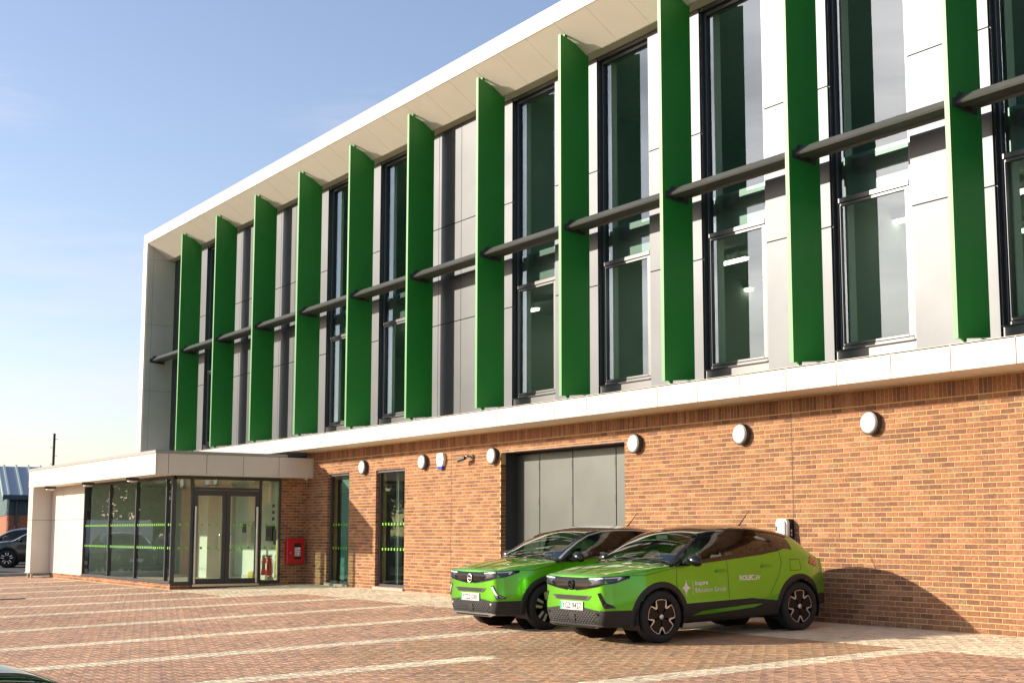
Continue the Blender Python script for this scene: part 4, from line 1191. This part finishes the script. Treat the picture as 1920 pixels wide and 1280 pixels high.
    mb = MB(); mb.prism([(1.42,1.0),(1.62,.98),(1.55,1.05)], 'y', .15, .55); part('instrument_hood', mb, CABIN, t)
    mb = MB(); mb.tube([(1.70+.06*math.sin(a), .36+.18*math.cos(a), 1.0+.17*math.sin(a)) for a in np.linspace(0, 2*math.pi, 24)[:-1]], .013, 6, close=True); mb.tube([(1.70,.36,1.0),(1.50,.36,.95)], .05, 8); part('steering_wheel', mb, CABIN, t, smooth=True)
    for y in (-.36, .36):
        for x0 in (1.75, 2.65):
            mb = MB(); mb.prism([(x0,.42),(x0+.50,.40),(x0+.78,1.05),(x0+.66,1.10),(x0+.44,.60),(x0,.60)], 'y', y-.25, y+.25); mb.prism([(x0+.70,1.08),(x0+.80,1.07),(x0+.86,1.28),(x0+.77,1.30)], 'y', y-.13, y+.13); part('car_seat', mb, SEAT, t)
    mb = MB(); mb.box(1.60, 1.63, -.12, .12, 1.345, 1.40); part('mirror_inside', mb, MAT['black'], t)
    # number plate
    h, nn = FR(0, .51); px = h.x-.012
    mb = MB(); mb.bbox(px-.004, px+.004, -.262, .262, .452, .565, .003); pl = part('number_plate', mb, PLATE, t)
    mb = MB(); mb.box(px-.0052, px-.0042, .214, .258, .456, .561) ; part('green_flash', mb, EVG, pl)
    if plate_txt:
      me, co = text_mesh(plate_txt, .115, 0.0, .0025, .70, 1.02)
      co = np.array(co); wtxt = co[:,0].max()
      k = .43/wtxt
      v = [(px-.0056, .205-p[0]*k, .472+p[1]*.92) for p in co]; mb = MB(); mb.add(v, [tuple(p.vertices) for p in me.polygons]); part('plate_lettering', mb, INK, pl, fix=False); bpy.data.meshes.remove(me)
    if letters:
        mb = MB(); star = []
        cx_, cz_ = 1.265, .705
        for k in range(4):
            a0 = math.radians(90*k)
            for q in range(6):
                tt = q/6; p0 = (.118*math.cos(a0)*(1.0 if k%2 else .72), .118*math.sin(a0)); a1 = math.radians(90*(k+1)); p1 = (.118*math.cos(a1)*(1.0 if (k+1)%2 else .72), .118*math.sin(a1)); cc_ = (.012*(math.cos(a0)+math.cos(a1)), .012*(math.sin(a0)+math.sin(a1)))
                star.append((cx_+(1-tt)**2*p0[0]+2*tt*(1-tt)*cc_[0]+tt*tt*p1[0], cz_+(1-tt)**2*p0[1]+2*tt*(1-tt)*cc_[1]+tt*tt*p1[1]))
        for i in range(len(star)):
            j = (i+1) % len(star); tri = [(cx_,cz_), star[i], star[j]]
            v = [SM(*q) for q in tri]; mb.add([h+n_*.004 for h, n_ in v], [(0,1,2)])
        part('star_emblem', mb, VINYL, t, fix=False)
        mb = ribbon(c, [(1.385,.60),(1.385,.80)], SM, .006, .003); part('lettering_rule', mb, VINYL, t)
        mb = drape_text(c, 'Inspire', .085, SM, 1.425, .735, .0022, 1.0); part('lettering', mb, VINYL, t, fix=False)
        mb = drape_text(c, 'Education Group', .085, SM, 1.425, .640, .0004, .95); part('lettering', mb, VINYL, t, fix=False)
        mb = drape_text(c, 'ROLEC', .092, SM, 2.235, .765, .003, 1.05, .92); part('lettering', mb, VINYL, t, fix=False)
        mb = drape_text(c, '.EV', .078, SM, 2.525, .765, .002, 1.0, .95, lean=.12); part('lettering', mb, VINYL, t, fix=False)
    return t
# ------------------------------------------------------------------ things on the brick wall
def bulkhead(x, label):
    t = thing('wall_light', label, 'light', (x, 0, 2.955), group='round bulkhead lights along the brick wall')
    mb = MB(); mb.lathe([(.001, -.002), (.165, -.002), (.178, -.02), (.178, -.075), (.168, -.092), (.150, -.095)], 32, 'y'); part('base', mb, MAT['dark'], t, smooth=True, sharp=35)
    mb = MB(); mb.lathe([(.152, -.09), (.150, -.102), (.125, -.116), (.07, -.124), (.001, -.126)], 32, 'y'); part('diffuser', mb, MAT['opal'], t, smooth=True)
for px, lab in ((-.09, 'round white wall light above the space between the two narrow windows'), (2.90, 'round white wall light just left of the white alarm box'),
                (5.87, 'round white wall light at the left corner of the folding door'), (10.67, 'round white wall light at the right corner of the folding door'),
                (13.47, 'round white wall light above the rear of the lettered car'), (16.23, 'round white wall light furthest along the plain brick wall')):
    bulkhead(px, lab)
al = thing('alarm_box', 'white six sided alarm box with a blue foot on the brick wall', 'alarm', (3.70, 0, 2.95))
hexa = [(-.10,-.12),(.10,-.12),(.165,.03),(.12,.17),(-.12,.17),(-.165,.03)]
mb = MB(); mb.prism(hexa, 'y', -.075, -.002); part('cover', mb, MAT['white'], al)
mb = MB(); mb.prism([(-.07,-.19),(.07,-.19),(.10,-.122),(-.10,-.122)], 'y', -.07, -.002); part('strobe', mb, mat('blue lens', (.02,.09,.55), .2), al)
mb = MB(); mb.box(-.07, .07, -.077, -.0755, .02, .045); part('print', mb, MAT['frame'], al)
cc = thing('security_camera', 'grey security camera on a bracket between two round lights', 'camera', (4.98, 0, 2.96))
mb = MB(); mb.lathe([(.001,-.001),(.055,-.001),(.055,-.03),(.03,-.05),(.001,-.05)], 14, 'y', (.03,0,.02)); mb.tube([(.03,-.04,.02),(-.02,-.13,.03),(-.09,-.15,.01)], .018, 8); mb.box(-.12,-.06,-.18,-.12,-.02,.02); part('bracket', mb, MAT['blade'], cc)
mb = MB(); mb.tube([(-.06,-.15,-.005),(-.29,-.185,-.045)], .042, 12); part('housing', mb, MAT['dark'], cc, smooth=True, sharp=40)
mb = MB(); mb.tube([(-.291,-.1852,-.0452),(-.297,-.186,-.046)], .03, 12); part('lens', mb, MAT['black'], cc)
ev = thing('ev_charger', 'white car charging unit with black back on the brick wall behind the lettered car', 'charger', (14.44, 0, 1.30))
poly = [(-.125,.02),(-.09,-.16),(.09,-.16),(.125,.02),(.13,.21),(.10,.265),(-.10,.265),(-.13,.21)]
mb = MB(); mb.prism(poly, 'y', -.09, -.002); part('back_box', mb, MAT['black'], ev)
bmx = MB(); bmx.prism([(x*.97, z*.98) for x, z in poly], 'y', -.175, -.091)
me = bmx.mesh('cover', MAT['white']); bm = bmesh.new(); bm.from_mesh(me); bmesh.ops.recalc_face_normals(bm, faces=bm.faces[:]); bmesh.ops.bevel(bm, geom=[e for e in bm.edges if all(v.co.y < -.12 for v in e.verts)], offset=.03, segments=3, affect='EDGES'); bm.to_mesh(me); bm.free()
obj('cover', me, ev)
mb = MB(); mb.box(-.09, -.06, -.178, -.1755, .08, .15); part('display', mb, MAT['black'], ev)
mb = MB(); mb.box(.128, .1285, -.07, -.04, .06, .10); mb.box(.128, .1285, -.07, -.04, .0, .04); part('side_marks', mb, MAT['white'], ev)
mb = MB(); mb.tube([(.02,-.06,-.158),(.03,-.09,-.5),(.16,-.10,-.75),(.24,-.08,-.5),(.22,-.05,-.2),(.2,-.04,0)], .013, 8); part('cable', mb, MAT['black'], ev, smooth=True)

# ------------------------------------------------------------------ slot drain
mb = MB(); mb.bbox(-2.3, 2.3, -.06, .06, -.02, .012, .004); part('channel', mb, MAT['dark'], dg)
mb = MB()
for i in range(44): mb.box(-2.2+i*.1, -2.16+i*.1, -.045, .045, .0125, .016)
part('grating', mb, MAT['frame'], dg, kind='stuff')
dg.rotation_euler = (0, -math.atan(.0225), math.radians(90)); dg.location = (-2.32, -9.80, gz(-2.32,-9.80)+.006)

# ------------------------------------------------------------------ far left: depot, pole, cars
def away(u, v, Z):
    """a point Z metres along the view axis seen at pixel u, v"""
    return CAM+_f*Z+_r*((u-960)/2526.13*Z)-_u*((v-692.65)/2526.13*Z)
pole = thing('telegraph_pole', 'dark wooden pole with step irons rising beyond the entrance roof', 'pole', away(96, 960, 88).xy.to_3d())
top_z = away(96, 811, 88).z
mb = MB(); mb.tube([(0,0,-.5),(0,0,top_z)], [.10,.08], 8); part('shaft', mb, mat('dark creosoted wood', (.05,.045,.04), .9, var=.2, scale=6), pole, smooth=True, sharp=40)
for i, z in enumerate(np.arange(2.5, top_z-.3, .55)):
    mb = MB(); s_ = 1 if i % 2 else -1; mb.tube([(0,0,z),(.2*s_,.18*s_,z+.01)], .015, 6); part('step_iron', mb, MAT['dark'], pole)
# brick depot with a ribbed grey roof
D0 = away(15, 1000, 70)
dep = thing('brick_depot', 'low brick depot with ribbed blue grey roof and teal cladding at the left edge', 'building', (D0.x, D0.y, -.35), (0,0,.9875+math.radians(24)))
teal = mat('teal cladding', (.015,.055,.075), .5); aqua = mat('pale aqua cladding', (.30,.42,.42), .5)
roofm = mat('blue grey sheet roof', (.20,.25,.31), .4, metal=.3)
brick2 = mat('red brick in the distance', (.33,.13,.07), .9, var=.25, scale=8)
LN, DP, BT, EV, RG = 16.0, 10.0, 2.62, 3.62, 5.25
mb = MB(); mb.box(0, LN, .0, .25, 0, BT); mb.box(0, .25, .25, DP, 0, BT); mb.box(LN-.25, LN, .25, DP, 0, BT); mb.box(.25, LN-.25, DP-.25, DP, 0, BT); part('brick_wall', mb, brick2, dep)
mb = MB(); mb.box(-.02, LN, -.04, .2, BT+.002, EV); part('teal_cladding', mb, teal, dep)
mb = MB(); mb.box(.02, LN-.02, .21, DP, BT, BT+.1); part('inner_slab', mb, teal, dep)
mb = MB(); mb.prism([(.2, BT+.004), (DP, BT+.004), (DP, EV), (DP/2, RG-.12), (.2, EV)], 'x', -.05, .12); part('gable_cladding', mb, aqua, dep)
rib = MB()
for y in np.arange(.3, DP, .32):
    h = EV+(RG-.12-EV)*(1-abs(y-DP/2)/(DP/2)); rib.box(-.085, -.051, y, y+.09, BT+.02, max(BT+.1, h-.08))
part('gable_ribs', rib, aqua, dep, kind='stuff')
def slope(y, z=0): return EV+.02+(RG-EV)*(1-abs(y-DP/2)/(DP/2))+z
mb = MB(); mb.prism([(-.45, slope(-.45)), (DP/2, slope(DP/2)), (DP+.45, slope(DP+.45)), (DP+.45, slope(DP+.45)+.09), (DP/2, slope(DP/2)+.09), (-.45, slope(-.45)+.09)], 'x', -.3, LN+.3); part('roof', mb, roofm, dep)
for i in range(26):
    x = -.1+i*.64
    mb = MB(); mb.prism([(-.44, slope(-.44)+.092), (DP/2, slope(DP/2)+.092), (DP/2, slope(DP/2)+.19), (-.44, slope(-.44)+.19)], 'x', x, x+.09); part('roof_rib', mb, aqua, dep)
mb = MB(); mb.box(-.36, LN+.3, -.52, -.40, EV-.22, EV+.02); part('gutter', mb, teal, dep)
mb = MB(); mb.prism([(-.46, slope(-.46)-.16), (DP/2, slope(DP/2)-.16), (DP/2, slope(DP/2)+.1), (-.46, slope(-.46)+.1)], 'x', -.36, -.301); part('verge_board', mb, aqua, dep)
mb = MB(); mb.tube([(.35,-.15,.05),(.35,-.15,EV-.1)], .07, 8); part('downpipe', mb, MAT['dark'], dep)
for x in (1.4, 5.2, 9.0):
    wd = obj('window', None, dep); mb = MB(); mb.box(x, x+1.7, -.03, -.001, .75, 2.15); part('pane', mb, MAT['dark'], wd)
    mb = MB()
    for a in (x, x+.85, x+1.64): mb.box(a, a+.06, -.05, -.031, .75, 2.15)
    for z in (.75, 1.2, 1.65, 2.09): mb.box(x, x+1.7, -.055, -.051, z, z+.05)
    part('frame', mb, aqua, wd)
mb = MB(); mb.box(-.05, -.001, .5, 1.6, .8, 1.6); part('sign_board', mb, MAT['white'], dep)
CAR_PITCH = math.atan(.0275)
# local x (nose at 0) runs along world +y: the nose sits lower because the ground falls
def carrot(): return (0, -CAR_PITCH, math.radians(90))
lettered = hatchback('parked_car', 'lime green hatchback with white lettering on its doors', (15.0, -4.60, gz(15,-4.6)), carrot(), PAINT['green'], 1, 'YGZ 9427', 'black', True)
plain = hatchback('parked_car', 'lime green hatchback without lettering beside the steel folding door', (12.18, -4.46, gz(12.18,-4.46)), carrot(), PAINT['green'], 2, 'YC22 CRK', 'silver', False)
# ------------------------------------------------------------------ other cars on the forecourt
SHADE = [('black', PAINT['black'])]
darkcar = hatchback('black_car', 'black car cut off by the bottom left corner of the picture', (0,0,0), (0,0,0), PAINT['black'], 2, '', 'silver', False)
def heading(v): return math.atan2(-v.y, -v.x)            # the nose points along v
rr_ = Vector((_r.x, _r.y, 0)).normalized(); ff_ = Vector((_f.x, _f.y, 0)).normalized()
q = Vector((27.07, -14.77, 0))+rr_*1.49
darkcar.scale = (.95, .95, .95); darkcar.location = (q.x, q.y, gz(q.x, q.y)-.01); darkcar.rotation_euler = (0, 0, heading(rr_))
def put(x, y, nose, label, s=1.0):
    c = copy_thing(darkcar, (x, y, gz(x, y)), (0, 0, heading(Vector(nose))), label); c.scale = (s, s, s); return c
n_ = (-rr_*.97-ff_*.25)
p1 = away(-22, 1000, 56)
put(p1.x, p1.y, n_, 'dark car in front of the brick depot with its wheel in view', 1.03)
p2 = away(-58, 1000, 60); put(p2.x, p2.y, n_, 'dark car half hidden behind another dark car by the depot', 1.06)
put(-19.6, -8.0, (1,.05,0), 'dark car mirrored in the second and third panes of the entrance glass', 1.02)
put(-20.2, -10.9, (1,-.02,0), 'dark car mirrored in the last pane beside the entrance corner', 1.04)
put(-20.0, -13.7, (1,.0,0), 'dark car standing furthest along the row mirrored in the glass', 1.0)
van = thing('van', 'pale van mirrored above the cars in the entrance glass', 'van', (-26.5, -5.6, gz(-26.5,-5.6)), (0,0,heading(Vector((-.1,1,0)))))
mb = MB(); mb.prism([(.0,.35),(.05,.85),(.75,1.08),(1.35,1.85),(1.7,1.98),(4.85,1.98),(4.95,1.8),(4.95,.35)], 'y', -.95, .95)
me = mb.mesh('body', PAINT['vanwhite']); bm = bmesh.new(); bm.from_mesh(me); bmesh.ops.recalc_face_normals(bm, faces=bm.faces[:]); bmesh.ops.bevel(bm, geom=bm.edges[:], offset=.07, segments=3, affect='EDGES'); bm.to_mesh(me); bm.free(); me.polygons.foreach_set('use_smooth', [True]*len(me.polygons)); obj('body', me, van)
mb = MB(); mb.prism([(.80,1.135),(1.30,1.80),(1.27,1.83),(.77,1.16)], 'y', -.82, .82); part('windscreen', mb, CGLASSD, van)
for s in (1,-1):
    mb = MB(); mb.prism([(1.1,1.15),(1.5,1.72),(2.2,1.74),(2.2,1.15)], 'y', min(s*.945,s*.957), max(s*.945,s*.957)); part('side_window', mb, CGLASSD, van)
    mb = MB(); mb.bbox(-.01, .12, min(s*.55,s*.88), max(s*.55,s*.88), .68, .86, .02); part('headlamp', mb, LAMPM, van)
    for x in (.95, 3.95): wheel(van, x, .86, s, 2)
mb = MB(); mb.bbox(-.06, .3, -.9, .9, .3, .55, .05); part('bumper', mb, CLAD, van)
# ------------------------------------------------------------------ trees beyond the car park, mirrored in the glass
BARK = mat('bark', (.10,.075,.055), .95, var=.3, scale=5)
LEAF = mat('leaves', (.055,.085,.025), .7, attr=True)
def tree(label, loc, h, seed, grp):
    rng = np.random.default_rng(seed)
    t = thing('tree', label, 'tree', loc, (0,0,rng.random()*6), grp)
    mb = MB(); mb.tube([(0,0,-.2),(.05,0,h*.25),(.12,.1,h*.5),(.05,.15,h*.8)], [.24,.18,.11,.03], 8)
    for k in range(7):
        a = k*2.4; z = h*(.28+.07*k); L = h*(.30-.02*k); mb.tube([(.08,.05,z),(math.cos(a)*L*.6,math.sin(a)*L*.6,z+L*.5),(math.cos(a)*L,math.sin(a)*L,z+L*.8)], [.08,.05,.015], 6)
    part('trunk', mb, BARK, t, smooth=True)
    mb = MB()
    for k in range(70):
        u = rng.normal(size=3); u /= np.linalg.norm(u); cpos = np.array([0,0,h*.52])+u*np.array([h*.36,h*.36,h*.44])*rng.random()**.4
        rad = h*(.07+.06*rng.random())
        for q in range(42):
            d = rng.normal(size=3); d /= np.linalg.norm(d); p = cpos+d*rad*(.5+.6*rng.random()); p[2] = max(p[2], .2); e1 = rng.normal(size=3); e1 /= np.linalg.norm(e1); e2 = np.cross(e1, d); sz = .16+.14*rng.random()
            g = .7+.6*rng.random()
            mb.add([tuple(p-e1*sz), tuple(p+e2*sz*.6), tuple(p+e1*sz), tuple(p-e2*sz*.6)], [(0,1,2,3)], (.050*g,.080*g,.024*g))
    part('crown', mb, LEAF, t, fix=False); return t
spots = [(-47,-5,6.4,'bushy tree beyond the car park, first in the row from the depot'), (-46,-9.2,6.9,'bushy tree beyond the car park, second in the row from the depot'),
 (-45.5,-13.2,6.2,'bushy tree beyond the car park, behind the mirrored van'), (-44.5,-17,7.0,'bushy tree beyond the car park, behind the mirrored cars'),
 (-43,-21,6.5,'bushy tree beyond the car park, behind the last mirrored car'), (-41,-25.5,7.2,'bushy tree beyond the car park, third from the far end of the row'),
 (-38,-30,6.8,'bushy tree beyond the car park, second from the far end of the row'), (-33,-35,7.4,'bushy tree beyond the car park, last in the row')]
for i, (x, y, h, lab) in enumerate(spots): tree(lab, (x, y, gz(x,y)), h, 40+i, 'trees beyond the car park')
